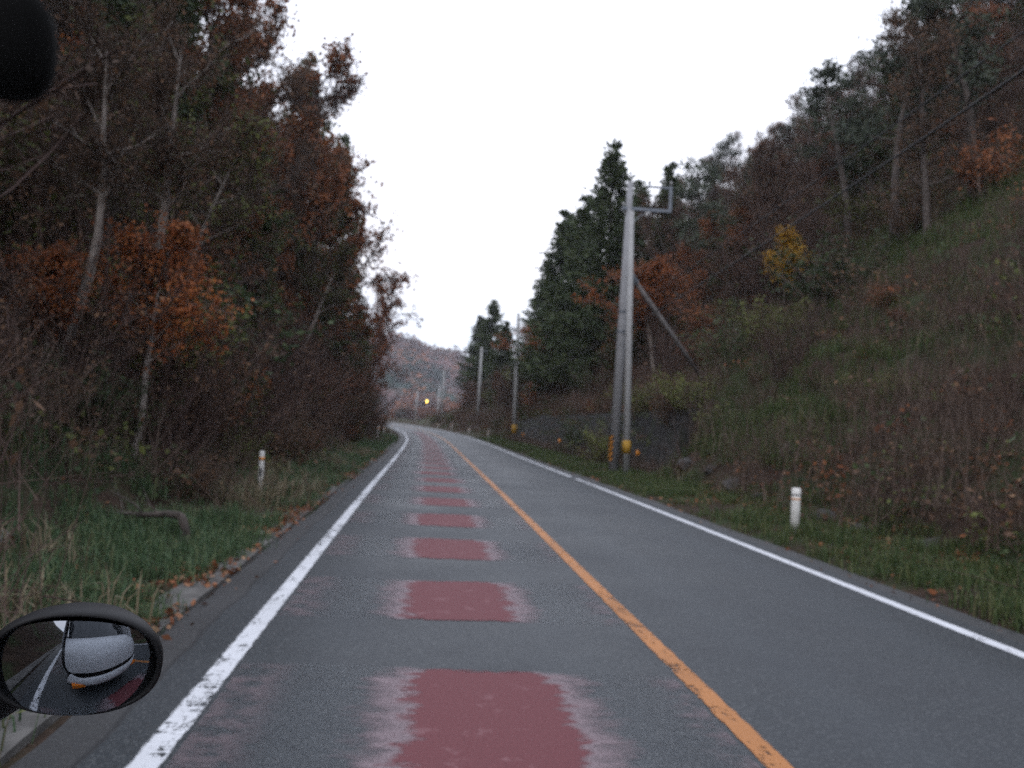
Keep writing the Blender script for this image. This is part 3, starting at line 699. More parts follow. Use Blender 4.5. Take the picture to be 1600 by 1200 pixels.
# ------------------------------------------------------------------ trees
PROTO = {}
def proto(k, f, *a, **kw): PROTO[k] = [f(*a, **kw), False]
proto('bareA', make_broadleaf, 1, 12, .17, 3.4, .22, M_BROWN, 2600, .13, M_TWIG, M_BARK, 'x', twig_n=3600, group='x')
proto('bareB', make_broadleaf, 2, 11, .15, 3.6, .18, M_BROWN, 1400, .13, M_TWIGP, M_BARK, 'x', twig_n=4200, stems=2)
proto('bareC', make_broadleaf, 3, 9, .12, 3.0, .12, M_OLIVE, 2400, .13, M_TWIG, M_BARK, 'x', twig_n=3000, stems=3, mixleaf=M_BROWN)
proto('mauve', make_broadleaf, 12, 9, .13, 3.2, .12, M_BROWN, 700, .13, M_TWIGP, M_BARK, 'x', twig_n=5200, stems=2)
proto('russA', make_broadleaf, 4, 12, .17, 3.4, .16, M_RUSSET, 8500, .14, M_TWIG, M_BARK, 'x', twig_n=2600, mixleaf=M_BROWN)
proto('russB', make_broadleaf, 5, 10, .15, 3.2, .12, M_RUSSET, 7500, .14, M_TWIG, M_BARK, 'x', twig_n=2400, mixleaf=M_ORANGE)
proto('maple', make_broadleaf, 6, 5.0, .09, 1.9, .50, M_ORANGE, 6500, .10, M_TWIG, M_PALE, 'x', twig_n=1500, mixleaf=M_RUSSET, limbs=11)
proto('yellow', make_broadleaf, 7, 4.5, .08, 1.2, .50, M_YELLOW, 4500, .13, M_TWIG, M_BARK, 'x', twig_n=1000, limbs=10)
proto('greenA', make_broadleaf, 8, 10, .16, 3.2, .12, M_GREEN, 11000, .15, M_TWIG, M_BARK, 'x', twig_n=2400, mixleaf=M_OLIVE)
proto('greenB', make_broadleaf, 9, 8, .14, 2.9, .08, M_GREEN, 9500, .15, M_TWIG, M_BARK, 'x', twig_n=2200, stems=2, mixleaf=M_BROWN)
proto('paleA', make_broadleaf, 10, 9.5, .17, 2.6, .55, M_BROWN, 1500, .11, M_TWIG, M_PALE, 'x', twig_n=1800, lean=(.36, -.05), limbs=8)
proto('paleB', make_broadleaf, 13, 9.0, .12, 2.2, .6, M_OLIVE, 1300, .11, M_TWIG, M_PALE, 'x', twig_n=1400, lean=(.36, -.02), limbs=7)
proto('cedarA', make_conifer, 20, 15, .24, 3.3, M_NEEDLE, 'x')
proto('cedarB', make_conifer, 21, 13, .22, 2.9, M_NEEDLE, 'x', .06, gaps=.38)
proto('pineA', make_pine, 30, 10, .17, 'x'); proto('pineB', make_pine, 31, 9, .15, 'x')
def place(k, x, y, z, sc, rz, label, group=None, sxy=1.0):
    p = PROTO[k]
    o = p[0] if not p[1] else copy_tree(p[0])
    p[1] = True; o.location = (x, y, z); o.rotation_euler = (0, 0, rz); o.scale = (sc*sxy, sc*sxy, sc); o['label'] = label; o['category'] = 'tree'
    if group: o['group'] = group
    elif 'group' in o: del o['group']
    return o
R = np.random.default_rng(77)
def put_at(k, px, depth, py_top, Hk, rz, label, group=None, sxy=1.0):
    x, y, z = at(px, depth); top = pt(px, py_top, depth)[2]; return place(k, x, y, z-.1, max(.2, (top-z)/Hk), rz, label, group, sxy)

# named trees on the left
put_at('maple', 205, 14.0, 300, 5.0, .4, 'small bright orange maple on the left bank with leaning pale trunk')
put_at('maple', 90, 13.0, 350, 5.0, 2.6, 'small orange maple at the far left, low beside the pale leaning trunks', sxy=1.1)
put_at('paleA', 70, 13.5, -40, 9.5, .0, 'tree with pale leaning trunk, nearest the left picture edge')
put_at('paleA', 150, 14.8, -60, 9.5, .25, 'tree with pale crooked trunk leaning over the orange maple')
put_at('paleB', 195, 16.5, 40, 9.0, -.2, 'thin pale tree leaning behind the orange maple')
put_at('paleB', 430, 36.0, 300, 9.0, .1, 'slim pale sapling leaning out of the brown thicket on the left')
put_at('russA', 400, 33, -90, 12, 1.0, 'tall rusty tree whose top leaves the picture on the left', sxy=.85)
put_at('russA', 468, 42, 30, 12, 2.2, 'rusty tree against the sky with twigs reaching out over the road', sxy=.95)
put_at('russB', 500, 52, 200, 10, .7, 'orange brown tree at the edge of the left wood, below the tall rusty trees', sxy=1.0)
put_at('russB', 572, 88, 385, 10, 2.0, 'red orange tree at the far end of the left wood', sxy=.8)
put_at('greenA', 350, 30, 380, 10, 2.0, 'dark evergreen tree hidden in the left wood under rusty crowns', sxy=1.1)
put_at('cedarA', 452, 50, 75, 15, 0, 'dark cedar rising among rusty trees on the left', sxy=.8)
put_at('cedarA', 512, 66, 200, 15, 1.3, 'dark narrow cedar against the sky at the edge of the left wood', sxy=.7)
put_at('bareA', 330, 27, -160, 12, 4.4, 'tall bare tree whose crown fills the top of the left wood', sxy=.9)
put_at('russA', 280, 24, -200, 12, 5.2, 'tall rusty tree above the pale leaning trunks', sxy=.9)
put_at('greenA', 200, 22, -190, 10, .9, 'tall dark evergreen behind the pale crooked trunk', sxy=.9)
put_at('bareB', 392, 38, -60, 11, 3.3, 'tall bare twin stemmed tree beside the tall rusty one', sxy=.9)
# the rest of the left wood
kinds = ['bareA', 'bareB', 'bareC', 'russA', 'greenA', 'russB', 'bareA', 'greenB', 'bareB', 'russA', 'mauve', 'bareA', 'russB']
LBL = {'bare': ('bare brown tree packed among the others on the left bank', 'bare trees of the left wood'), 'russ': ('rusty leaved tree packed among the others on the left bank', 'rusty trees of the left wood'),
       'green': ('dark evergreen broadleaf tree packed into the left wood', 'evergreens of the left wood'), 'mauve': ('mauve brown leafless tree packed into the left wood', 'leafless mauve trees of the left wood'), 'cedar': ('tall dark cedar standing behind the left roadside trees', 'cedars behind the left wood')}
def lbl(D, k):
    for q in D:
        if k.startswith(q): return D[q]
HK = {'bareA': 12, 'bareB': 11, 'bareC': 9, 'mauve': 9, 'russA': 12, 'russB': 10, 'greenA': 10, 'greenB': 8, 'cedarA': 15, 'cedarB': 13, 'pineA': 10, 'pineB': 9}
n = 0
for t0, step, s0, s1, hmin, hmax in ((-8.5, 3.4, 18.5, 93, 8.5, 13), (-12.2, 4.4, 10, 98, 10, 14), (-16, 5.5, 9, 118, 12, 16), (-22, 7, 8, 120, 12, 16)):
    s = s0
    while s < s1:
        k = kinds[n % len(kinds)] if t0 > -14 else ['cedarA', 'bareA', 'cedarB', 'russA', 'bareB', 'greenA'][n % 6]
        if t0 > -9 and s < 20: k = ['bareC', 'mauve', 'bareB'][n % 3]
        h = R.uniform(hmin, hmax)
        if t0 > -9:
            h *= .62 + .38*sm(18, 34, s) - .22*sm(58, 95, s)
        elif t0 > -14: h *= 1-.28*sm(60, 100, s)
        t = t0+R.uniform(-.9, .9) - (.9 if k.startswith('cedar') else 0); ss = s+R.uniform(-1, 1); x, y, _z = rd(ss, t); z = float(terr(ss, t))
        lb, gr = lbl(LBL, k); sc = h/HK[k]
        place(k, x, y, z-.1, sc, R.uniform(0, 6.28), lb, gr, R.uniform(.8, 1.05)*(.85 if t0 > -9 else 1.0)); n += 1; s += step*R.uniform(.8, 1.2)

# named trees on the right
put_at('cedarA', 942, 58, 212, 15, .3, 'tallest dark cedar of the right hillside with ragged pointed top', sxy=.95)
put_at('cedarB', 905, 66, 300, 13, .9, 'dark cedar left of the tallest one on the right', sxy=1.1)
put_at('cedarB', 872, 74, 325, 13, 1.9, 'dark cedar with see through branches, left edge of the cedar clump', sxy=1.1)
put_at('cedarA', 846, 88, 392, 15, 2.9, 'lower dark cedar at the far left foot of the cedar clump', sxy=.9)
put_at('cedarA', 988, 62, 275, 15, 4.1, 'dark cedar directly behind the top of the tall utility pole', sxy=1.0)
put_at('cedarB', 1036, 58, 250, 13, 5.0, 'dark cedar behind the square crossarm of the tall pole', sxy=.9)
put_at('cedarA', 764, 128, 466, 15, 2.0, 'far dark cedar rising alone beyond the retaining wall', sxy=1.25)
put_at('cedarB', 745, 140, 492, 13, 2.7, 'far dark cedar just left of the lone one beyond the wall', sxy=1.2)
put_at('cedarB', 786, 120, 500, 13, .7, 'far dark cedar between the lone one and the first pole beyond the wall', sxy=1.2)
put_at('mauve', 1070, 56, 255, 9, .7, 'pinkish brown tree on the skyline right of the square crossarm')
put_at('russB', 1090, 50, 300, 10, 1.2, 'reddish tree under the pinkish one on the right skyline', sxy=.9)
put_at('maple', 1030, 44, 385, 5, 2.0, 'orange maple just right of the tall pole at mid height', sxy=1.3)
put_at('maple', 858, 84, 490, 5, 2.0, 'orange maple above the retaining wall beside the first far pole', sxy=1.4)
put_at('russB', 1190, 42, 245, 10, 4.0, 'rust red tree on the slope left of the yellow tree', sxy=.9)
put_at('yellow', 1224, 34, 333, 4.5, 1.0, 'small golden yellow tree on the right slope', sxy=.85)
put_at('greenB', 1170, 44, 275, 8, 1.7, 'dark green tree on the slope left of the rust red tree')
for px, dp, py, k, lb in ((1112, 50, 240, 'pineB', 'thin pine on the right skyline, first beyond the pinkish tree'), (1156, 47, 205, 'pineA', 'taller pine on the right skyline with open tufted crown'), (1212, 41, 175, 'mauve', 'leafless mauve tree on the skyline above the rust red tree'),
                          (1250, 40, 150, 'bareB', 'bare twin stemmed tree on the right skyline where the ridge starts to climb'), (1328, 36, 40, 'pineA', 'big dark pine standing out of the ridge with white sky gaps below'), (1395, 33, -40, 'pineB', 'tall pine on the ridge cut by the top of the picture'),
                          (1450, 29, -70, 'bareA', 'tall bare tree on the ridge right of the pine cut by the picture top'), (1520, 29, -90, 'pineB', 'dark pine near the top right picture corner')):
    put_at(k, px, dp, py, HK[k], px*.37 % 6.28, lb, sxy=1.05)
RLBL = {'bare': ('bare brown tree among many on the right hillside', 'bare trees of the right hillside'), 'russ': ('rusty leaved tree among many on the right hillside', 'rusty trees of the right hillside'), 'green': ('dark green broadleaf tree among the bare trees of the right hillside', 'evergreens of the right hillside'),
        'mauve': ('mauve brown leafless tree among many on the right hillside', 'leafless mauve trees of the right hillside'), 'cedar': ('dark cedar on the upper right hillside', 'cedars of the right hillside'), 'pine': ('dark pine on the upper right hillside', 'pines of the right hillside')}
rk = ['mauve', 'bareA', 'bareB', 'mauve', 'russB', 'bareC', 'mauve', 'bareB', 'greenB', 'bareA', 'russA', 'mauve']
for t0, step, s0, s1, hmin, hmax in ((9.0, 4.2, 42, 135, 3.6, 5.2), (12.8, 4.6, 34, 138, 4.5, 6.5), (17.5, 5.2, 27, 142, 5.5, 7.5), (22.5, 5.6, 20, 150, 6.5, 8.5), (28, 6.0, 14, 155, 7, 9.5), (25.5, 4.6, 18, 95, 7, 9), (31, 4.8, 14, 100, 8, 10), (34, 6, 10, 150, 8.5, 11), (41, 7, 8, 140, 9, 12)):
    s = s0
    while s < s1:
        k = rk[n % len(rk)] if t0 < 30 else ['bareA', 'bareB', 'mauve', 'pineB', 'bareA', 'russA', 'mauve'][n % 7]
        h = R.uniform(hmin, hmax); t = t0+R.uniform(-1.6, 1.6); ss = s+R.uniform(-1.6, 1.6); x, y, _z = rd(ss, t); z = float(terr(ss, t)); lb, gr = lbl(RLBL, k); sc = h/HK[k]
        place(k, x, y, z-.1, sc, R.uniform(0, 6.28), lb, gr, R.uniform(1.0, 1.35)); n += 1; s += step*R.uniform(.8, 1.2)
for k, p in PROTO.items():
    if not p[1]: print('UNUSED', k)

# ------------------------------------------------------------------ shrubs
SH = {}
def sproto(k, *a, **kw): SH[k] = [make_shrub(*a, **kw), False]
sproto('brown', 101, 2.2, 1.6, M_BROWN, 1100, .09, M_TWIG, 'x'); sproto('mauve', 102, 2.6, 1.7, M_BROWN, 450, .08, M_TWIGP, 'x', stems=48)
sproto('green', 103, 2.0, 1.7, M_GREEN, 2400, .10, M_TWIG, 'x'); sproto('olive', 104, 2.0, 1.8, M_OLIVE, 1900, .10, M_TWIG, 'x'); sproto('russet', 105, 1.9, 1.6, M_RUSSET, 1800, .09, M_TWIG, 'x')
def shrub(k, x, y, z, sc, rz, label, group=None, sxy=1.0):
    p = SH[k]; o = p[0] if not p[1] else copy_tree(p[0]); p[1] = True
    o.location = (x, y, z); o.rotation_euler = (0, 0, rz); o.scale = (sc*sxy, sc*sxy, sc); o['label'] = label; o['category'] = 'shrub'
    if group: o['group'] = group
    return o
def shrub_at(k, px, dp, sc, label, sxy=1.0):
    x, y, z = at(px, dp); shrub(k, x, y, z-.1, sc, px*.7 % 6, label, None, sxy)
shrub_at('brown', 522, 44, 1.4, 'dark rounded shrub at the edge of the left thicket beyond the marker post', 1.2)
shrub_at('olive', 325, 19, .8, 'straw and olive shrub sprouting above the left grass verge')
shrub_at('olive', 955, 37, .9, 'olive shrub hanging over the retaining wall left of the pole pair', 1.2)
shrub_at('green', 905, 46, 1.1, 'dark green shrub on top of the retaining wall', 1.1)
shrub_at('brown', 1052, 31.2, .95, 'brown shrub hiding the near end of the retaining wall', 1.3)
shrub_at('olive', 1080, 29.6, .8, 'olive shrub right of the near end of the retaining wall', 1.3)
shrub_at('olive', 1010, 35.5, .8, 'olive shrub on the wall top right of the pole pair', 1.3)
SL = {'brown': 'brown leafy shrub in the roadside thicket', 'mauve': 'leafless mauve shrub in the roadside thicket', 'green': 'dark green shrub in the roadside thicket', 'olive': 'olive shrub in the roadside thicket', 'russet': 'rusty shrub in the roadside thicket'}
sk = ['brown', 'mauve', 'mauve', 'brown', 'green', 'mauve', 'olive', 'russet']
n = 0
for side, t0, step, s0, s1, smin, smax in (('left', -5.9, 1.65, 14.5, 98, .45, .85), ('left', -7.0, 1.4, 5, 15, .35, .62), ('left', -6.7, 1.55, 15.5, 60, .8, 1.25), ('left', -7.6, 1.4, 6, 13, .45, .75), ('left', -8.4, 1.6, 14.5, 24, .9, 1.3), ('left', -7.7, 3.0, 14, 112, 1.0, 1.6),
        ('left', -9.6, 2.2, 9, 46, 1.2, 1.9), ('left', -11.2, 2.8, 9, 40, 1.3, 2.0), ('right', 6.5, 3.0, 79, 150, .5, .9), ('right', 6.95, 1.7, 29, 80, .30, .65), ('right', 8.2, 1.6, 7, 28, .2, .45), ('right', 10, 1.8, 8, 28, .25, .5), ('right', 12.5, 1.8, 9, 20, .25, .6), ('right', 15, 2.0, 10, 19, .3, .7),
        ('right', 9.0, 3.2, 26, 130, .7, 1.2), ('right', 11.5, 3.8, 25, 120, .9, 1.4), ('right', 15.5, 4, 26, 80, .9, 1.4), ('right', 20, 4.8, 18, 70, .9, 1.4)):
    s = s0
    while s < s1:
        k = sk[int(R.integers(0, len(sk)))]; t = t0+R.uniform(-.5, .5); x, y, _z = rd(s, t); z = float(terr(s, t))
        shrub(k, x, y, z-.1, R.uniform(smin, smax), R.uniform(0, 6.28), SL[k].replace('roadside', side+' roadside'), ('%s shrubs of the %s thicket' % (k, side)), R.uniform(.9, 1.3)); n += 1; s += step*R.uniform(.75, 1.3)*(1 if s < 60 else 1.5)

# ------------------------------------------------------------------ ground cover: nobody could count it
def scatter(mb, TV, TF, mi, pos, rz, sc, tilt=None):
    n = len(pos); m = len(TV); c = np.cos(rz)[:, None]; s_ = np.sin(rz)[:, None]; sc = np.asarray(sc)[:, None]
    x = (TV[None, :, 0]*c-TV[None, :, 1]*s_)*sc+pos[:, :1]; y = (TV[None, :, 0]*s_+TV[None, :, 1]*c)*sc+pos[:, 1:2]; z = TV[None, :, 2]*sc+pos[:, 2:3]
    V = np.stack([x, y, z], -1).reshape(-1, 3); F = (TF[None]+(np.arange(n)*m)[:, None, None]).reshape(-1, 4); mb.add(V, F, mi)
def tmpl(fn):
    m = MB(); fn(m); return np.concatenate(m.V), np.concatenate(m.F)
def grass_t(r, n, h, sp, w):
    def f(m):
        b = r.normal(0, sp, (n, 3))*np.array([1, 1, 0]); b[:, 2] = -.03; az = r.uniform(0, 6.28, n); l = h*r.uniform(.5, 1.2, n); le = r.uniform(.15, .85, n)
        o = np.stack([np.cos(az), np.sin(az), 0*az], -1); wd = np.stack([-np.sin(az), np.cos(az), 0*az], -1)*w*.5
        mid = b+o*(l*le*.35)[:, None]+np.array([0, 0, 1])*(l*.62)[:, None]; tip = b+o*(l*le)[:, None]+np.array([0, 0, 1])*(l*(1-.45*le))[:, None]
        V = np.stack([b-wd, b+wd, mid+wd*.8, mid-wd*.8, tip+wd*.1, tip-wd*.1], 1).reshape(-1, 3); k = np.arange(n)[:, None]*6
        m.add(V, np.concatenate([k+np.array([0, 1, 2, 3]), k+np.array([3, 2, 4, 5])]))
    return tmpl(f)
def brush_t(r, n, h, sp):
    def f(m):
        A = r.normal(0, sp, (n, 3))*np.array([1, 1, .1]); d = r.normal(0, .45, (n, 3))+np.array([0, 0, .8]); d /= np.linalg.norm(d, axis=1)[:, None]
        twigs(m, A, A+d*(h*r.uniform(.4, 1.15, n))[:, None], .011, 0)
        k = r.integers(0, n, n); q = A[k]+d[k]*(h*r.uniform(.2, .7, n))[:, None]; e = r.normal(0, .6, (n, 3))+np.array([0, 0, .25]); twigs(m, q, q+e*.28, .007, 0)
    return tmpl(f)
def leafy_t(r, n, h, sp, size):
    def f(m):
        P = r.normal(0, sp, (n, 3)); P[:, 2] = np.abs(r.normal(0, h*.5, n)); leaves(m, P, size, 0, r, 1.5)
    return tmpl(f)
def scat_pos(n, s0, s1, t0, t1, r, keep=None, near=True):
    s = s0+(s1-s0)*r.uniform(0, 1, n)**(1.5 if near else 1); t = r.uniform(t0, t1, n)
    if keep is not None:
        k = keep(s, t) > r.uniform(0, 1, n); s = s[k]; t = t[k]
    x, y, _ = rd(s, t); return np.stack([x, y, terr(s, t)], -1), s, t
def build_cover():
    r = np.random.default_rng(5)
    G1 = [grass_t(r, 26, .26, .10, .011) for _ in range(3)]; G2 = [grass_t(r, 22, .42, .13, .014) for _ in range(3)]
    B = [brush_t(r, 26, 1.0, .28) for _ in range(4)]; Lf = [leafy_t(r, 46, .45, .30, .11) for _ in range(4)]
    # short grass of the two verges
    mb = MB()
    def go(T, pos, mi, lo, hi):
        j = r.integers(0, len(T), len(pos))
        for i, (V, F) in enumerate(T):
            k = j == i
            if k.any(): scatter(mb, V, F, mi, pos[k], r.uniform(0, 6.28, k.sum()), r.uniform(lo, hi, k.sum()))
    patch = lambda s, t: sm(.36, .52, fbm(s*.5, t*.7, 31))
    p, s, t = scat_pos(5200, 2.5, 75, -6.3, -3.85, r, lambda s, t: (.18+.82*patch(s, t))*(1-.8*sm(-5.2, -6.3, t))); go(G1, p, 0, .6, 1.25)
    p, s, t = scat_pos(1500, 2.5, 16, -8.5, -5.6, r, lambda s, t: patch(s*1.3, t)*.8*(1-.85*((s > 7.5) & (s < 13.0) & (t > -6.1)))); go(G2, p, 0, .6, 1.1)
    p, s, t = scat_pos(1300, 2.5, 40, -4.1, -3.68, r, lambda s, t: sm(.44, .56, fbm(s*.9, t, 33))); go(G1, p, 0, .4, .8)
    p, s, t = scat_pos(3800, 4, 85, 3.65, 5.7, r, lambda s, t: (.25+.75*patch(s+40, t))); go(G1, p, 1, .5, 1.2)
    # grass in patches up the near right slope
    gp = lambda s, t: np.clip(.55*sm(.47, .57, fbm(s*.16+3, t*.22, 35)) + 1.3*np.exp(-((s-27.5)/7.0)**2-((t-13.5)/3.2)**2) + np.exp(-((s-24)/4.)**2-((t-7.8)/1.6)**2), 0, 1)
    p, s, t = scat_pos(10500, 7, 40, 6, 19, r, lambda s, t: gp(s, t)*(1-sm(28, 30, s)*(t < 8.5))); go(G2, p, 1, .6, 1.3)
    p, s, t = scat_pos(1100, 3, 40, -7.5, -3.9, r, lambda s, t: sm(.45, .60, fbm(s*.4, t*.5, 37))); go(G2, p, 2, .6, 1.3)
    p, s, t = scat_pos(500, 7, 40, 5.2, 16, r, lambda s, t: sm(.5, .62, fbm(s*.4, t*.5, 38))*(1-sm(28, 30, s)*(t < 8.5))); go(G2, p, 2, .5, 1.2)
    tag(mb.build('grass', [M_GRASS, M_GRASSR, M_STRAW]), 'green and straw coloured grass of the verges and banks', 'grass', kind='stuff')
    # brown brush, dead stalks, low leaves
    mb = MB()
    bl = lambda s, t: (1-.93*((s > 7.5) & (s < 13.0) & (t > -6.1)))*np.maximum(sm(-4.9, -6.6, t), .10*sm(.46, .56, fbm(s*.35, t*.5, 47))*(t < -4.0))*(.4+.6*sm(.35, .5, fbm(s*.3, t*.4, 41)))
    p, s, t = scat_pos(5200, 3, 112, -10.5, -4.0, r, bl)
    k = r.uniform(0, 1, len(p)); go(B, p[k < .42], 0, .6, 1.35); go(B, p[(k >= .42) & (k < .55)], 1, .6, 1.4); go(Lf, p[(k >= .55) & (k < .75)], 2, .6, 1.4); go(Lf, p[(k >= .75) & (k < .90)], 3, .6, 1.3); go(Lf, p[k >= .90], 4, .6, 1.3)
    br = lambda s, t: np.where((s > 28.2) & (s < 78), sm(6.7, 6.9, t), sm(5.0, 5.8, t))*(.07+.93*(1-gp(s, t)))
    p, s, t = scat_pos(11500, 6, 135, 5.2, 24, r, br)
    k = r.uniform(0, 1, len(p)); go(B, p[k < .40], 0, .6, 1.5); go(B, p[(k >= .40) & (k < .56)], 1, .6, 1.5); go(Lf, p[(k >= .56) & (k < .74)], 2, .5, 1.2); go(Lf, p[(k >= .74) & (k < .86)], 3, .5, 1.1); go(Lf, p[(k >= .86) & (k < .95)], 4, .5, 1.1); go(Lf, p[k >= .95], 5, .5, 1.0)
    # creepers and stalks on the wall face
    n_ = 150; s = r.uniform(WALL_S0+.3, WALL_S1, n_); h = r.uniform(0, 1, n_)**.7*2.3; kk = sm(.40, .58, fbm(s*.35, h*.6, 61)+.18*(h/2.3)) > r.uniform(0, 1, n_); s = s[kk]; h = h[kk]
    x, y, z = rd(s, WALL_T-.50+.2*h); p = np.stack([x, y, z+h], -1); k = r.uniform(0, 1, len(p)); go(Lf, p[k < .4], 2, .35, .8); go(Lf, p[(k >= .4) & (k < .7)], 4, .35, .8); go(Lf, p[k >= .85], 3, .35, .8)
    n_ = 260; s = r.uniform(WALL_S0, WALL_S1+4, n_); x, y, z = rd(s, r.uniform(5.5, 6.1, n_)); go(B, np.stack([x, y, z+.1], -1), 0, .4, 1.0)
    tag(mb.build('undergrowth', [M_TWIG, M_TWIGP, M_BROWN, M_GREEN, M_OLIVE, M_RUSSET]), 'tangled brown brush and low leaves covering both banks', 'undergrowth', kind='stuff')
    # fallen leaves along the edges and on the slope
    mb = MB()
    def lit(n, s0, s1, t0, t1, keep, size):
        p, s, t = scat_pos(n, s0, s1, t0, t1, r, keep); z = np.maximum(p[:, 2], np.interp(s, RS, RZ)+np.where(np.abs(t) < 3.62, .004, .03)); p[:, 2] = z+.008+np.abs(r.normal(0, .012, len(p)))
        d = rand_dirs(r, len(p)); d[:, 2] *= .3; leaves(mb, p, size, 0, r, 1.4, 0, d*3)
    lit(5200, 2.5, 45, -4.15, -3.56, lambda s, t: sm(.40, .55, fbm(s*.8, t*1.2, 51))*(1-.6*sm(-3.72, -3.58, t)), .065)
    lit(2600, 3, 45, -6.5, -3.9, lambda s, t: .5*sm(.42, .56, fbm(s*.7, t, 52)), .085)
    lit(2600, 6, 40, 3.45, 5.6, lambda s, t: sm(.42, .58, fbm(s*.5, t*1.2, 53))*(.2+.8*sm(3.5, 4.4, t)), .08)
    lit(2600, 9, 28, 5.0, 6.6, lambda s, t: sm(.40, .52, fbm(s*.4, t, 54)), .09)
    lit(70, 3, 40, -3.5, -3.15, lambda s, t: .35+0*s, .045); lit(160, 4, 40, 3.15, 3.5, lambda s, t: .4+0*s, .05)
    tag(mb.build('fallen_leaves', M_LITTER), 'brown and orange fallen leaves along the asphalt edges', 'fallen leaves', kind='stuff')
build_cover()

# ------------------------------------------------------------------ the far hill and the valley wood
def build_hills():
    g = G('far_hill_wood'); co = g.tc('Object'); n = g.noise(.011, 5, co, .6); n2 = g.noise(.07, 5, co, .65); n3 = g.noise(.03, 4, co)
    c = g.mix(g.rng(n2, .35, .65), (.085, .050, .050), (.15, .09, .085)); c = g.mix(g.rng(n3, .50, .58), c, (.20, .085, .05)); c = g.mix(g.rng(n, .54, .62), c, (.030, .046, .040))
    g.col(c).set(1, 0, 0)
    A0 = pt(560, 500, 800); A1 = pt(640, 523, 820); A2 = pt(706, 548, 860); A3 = pt(790, 570, 900)
    xs = np.linspace(-560, 420, 140); ridge = np.interp(xs, [-560, -260, pt(590, 0, 800)[0], A1[0], (A1[0]+A2[0])/2, A2[0], A3[0], 300, 420], [130, 120, pt(590, 503, 800)[2], A1[2], pt(676, 540, 840)[2], A2[2], A3[2]-5, 55, 60])-9
    ds = np.linspace(0, 1, 60); X, Dn = np.meshgrid(xs, ds, indexing='ij'); prof = np.where(Dn < .72, np.sin(Dn/.72*np.pi/2)**1.15, 1-.6*((Dn-.72)/.28)**2)
    Y = 480+Dn*480 + 30*np.sin(X*.011); Z = ridge[:, None]*prof + (fbm(X*.02, Y*.02, 71)-.47)*26*np.sin(np.pi*Dn)**.5*(Dn < .8) + (fbm(X*.12, Y*.12, 72)-.47)*7 - 3*(1-Dn)
    m = MB(); m.grid(np.stack([X, Y, Z], -1)); o = m.build('hills', g.m, smooth=True); tag(o, 'far wooded hill in autumn colours closing the valley', 'hills', kind='structure')
    # crowns of the far wood
    r = np.random.default_rng(8); N = 3600; i = r.integers(0, 139, N); j = r.integers(4, 46, N); f = r.uniform(0, 1, (N, 2))
    P = np.stack([X[i, j]+(X[i+1, j]-X[i, j])*f[:, 0], Y[i, j]+(Y[i, j+1]-Y[i, j])*f[:, 1], Z[i, j]], -1)
    k = (P[:, 0] > -330) & (P[:, 0] < 160); P = P[k]
    mb = MB(); T = [leafy_t(r, 34, 3.6, 2.2, 2.2) for _ in range(4)]; mats = [M_FARB, M_FARR, M_FARG]
    zone = fbm(P[:, 0]*.016, P[:, 1]*.010, 75); z2 = r.uniform(0, 1, len(P)); mi = np.where(zone > .56, np.where(z2 < .8, 2, 0), np.where((fbm(P[:, 0]*.03, P[:, 1]*.02, 78) > .50) & (z2 < .75), 1, 0))
    for tt in range(4):
        for q in range(3):
            kk = (mi == q) & (np.arange(len(P)) % 4 == tt)
            if kk.any(): scatter(mb, T[tt][0], T[tt][1], q, P[kk], r.uniform(0, 6, kk.sum()), r.uniform(.8, 1.5, kk.sum()))
    # scrub and low trees on the valley floor past the bend
    NV = 900; s = r.uniform(128, 480, NV); t = r.uniform(-40, 60, NV); k = (np.abs(t) > 6.5+2*(s > 200)) & ~((t < 0) & (s < 200)); s = s[k]; t = t[k]; x, y, _ = rd(s, t); z = terr(s, t)
    P = np.stack([x, y, z-.3], -1); q = r.integers(0, 5, len(P)); sc = r.uniform(.4, 1.0, len(P))*(.5+.5*sm(4, 20, np.abs(t)))
    for tt in range(4):
        for mi_, sel in ((0, q < 3), (1, q == 3), (2, q == 4)):
            kk = sel & (np.arange(len(P)) % 4 == tt)
            if kk.any(): scatter(mb, T2[tt][0], T2[tt][1], mi_, P[kk], r.uniform(0, 6, kk.sum()), sc[kk])
    tag(mb.build('far_wood', mats), 'far autumn wood on the closing hill and the valley floor', 'wood', kind='stuff')
M_FARB = leafmat('far_mauve_crown', [(.085, .055, .055), (.125, .080, .075), (.16, .105, .095)], .9, 0); M_FARR = leafmat('far_rusty_crown', [(.17, .062, .03), (.25, .095, .045), (.30, .13, .06)], .9, 0); M_FARG = leafmat('far_dark_crown', [(.018, .032, .030), (.028, .046, .040), (.04, .06, .048)], .9, 0)
_r8 = np.random.default_rng(81); T2 = [leafy_t(_r8, 160, 4.2, 1.6, .55) for _ in range(4)]
build_hills()

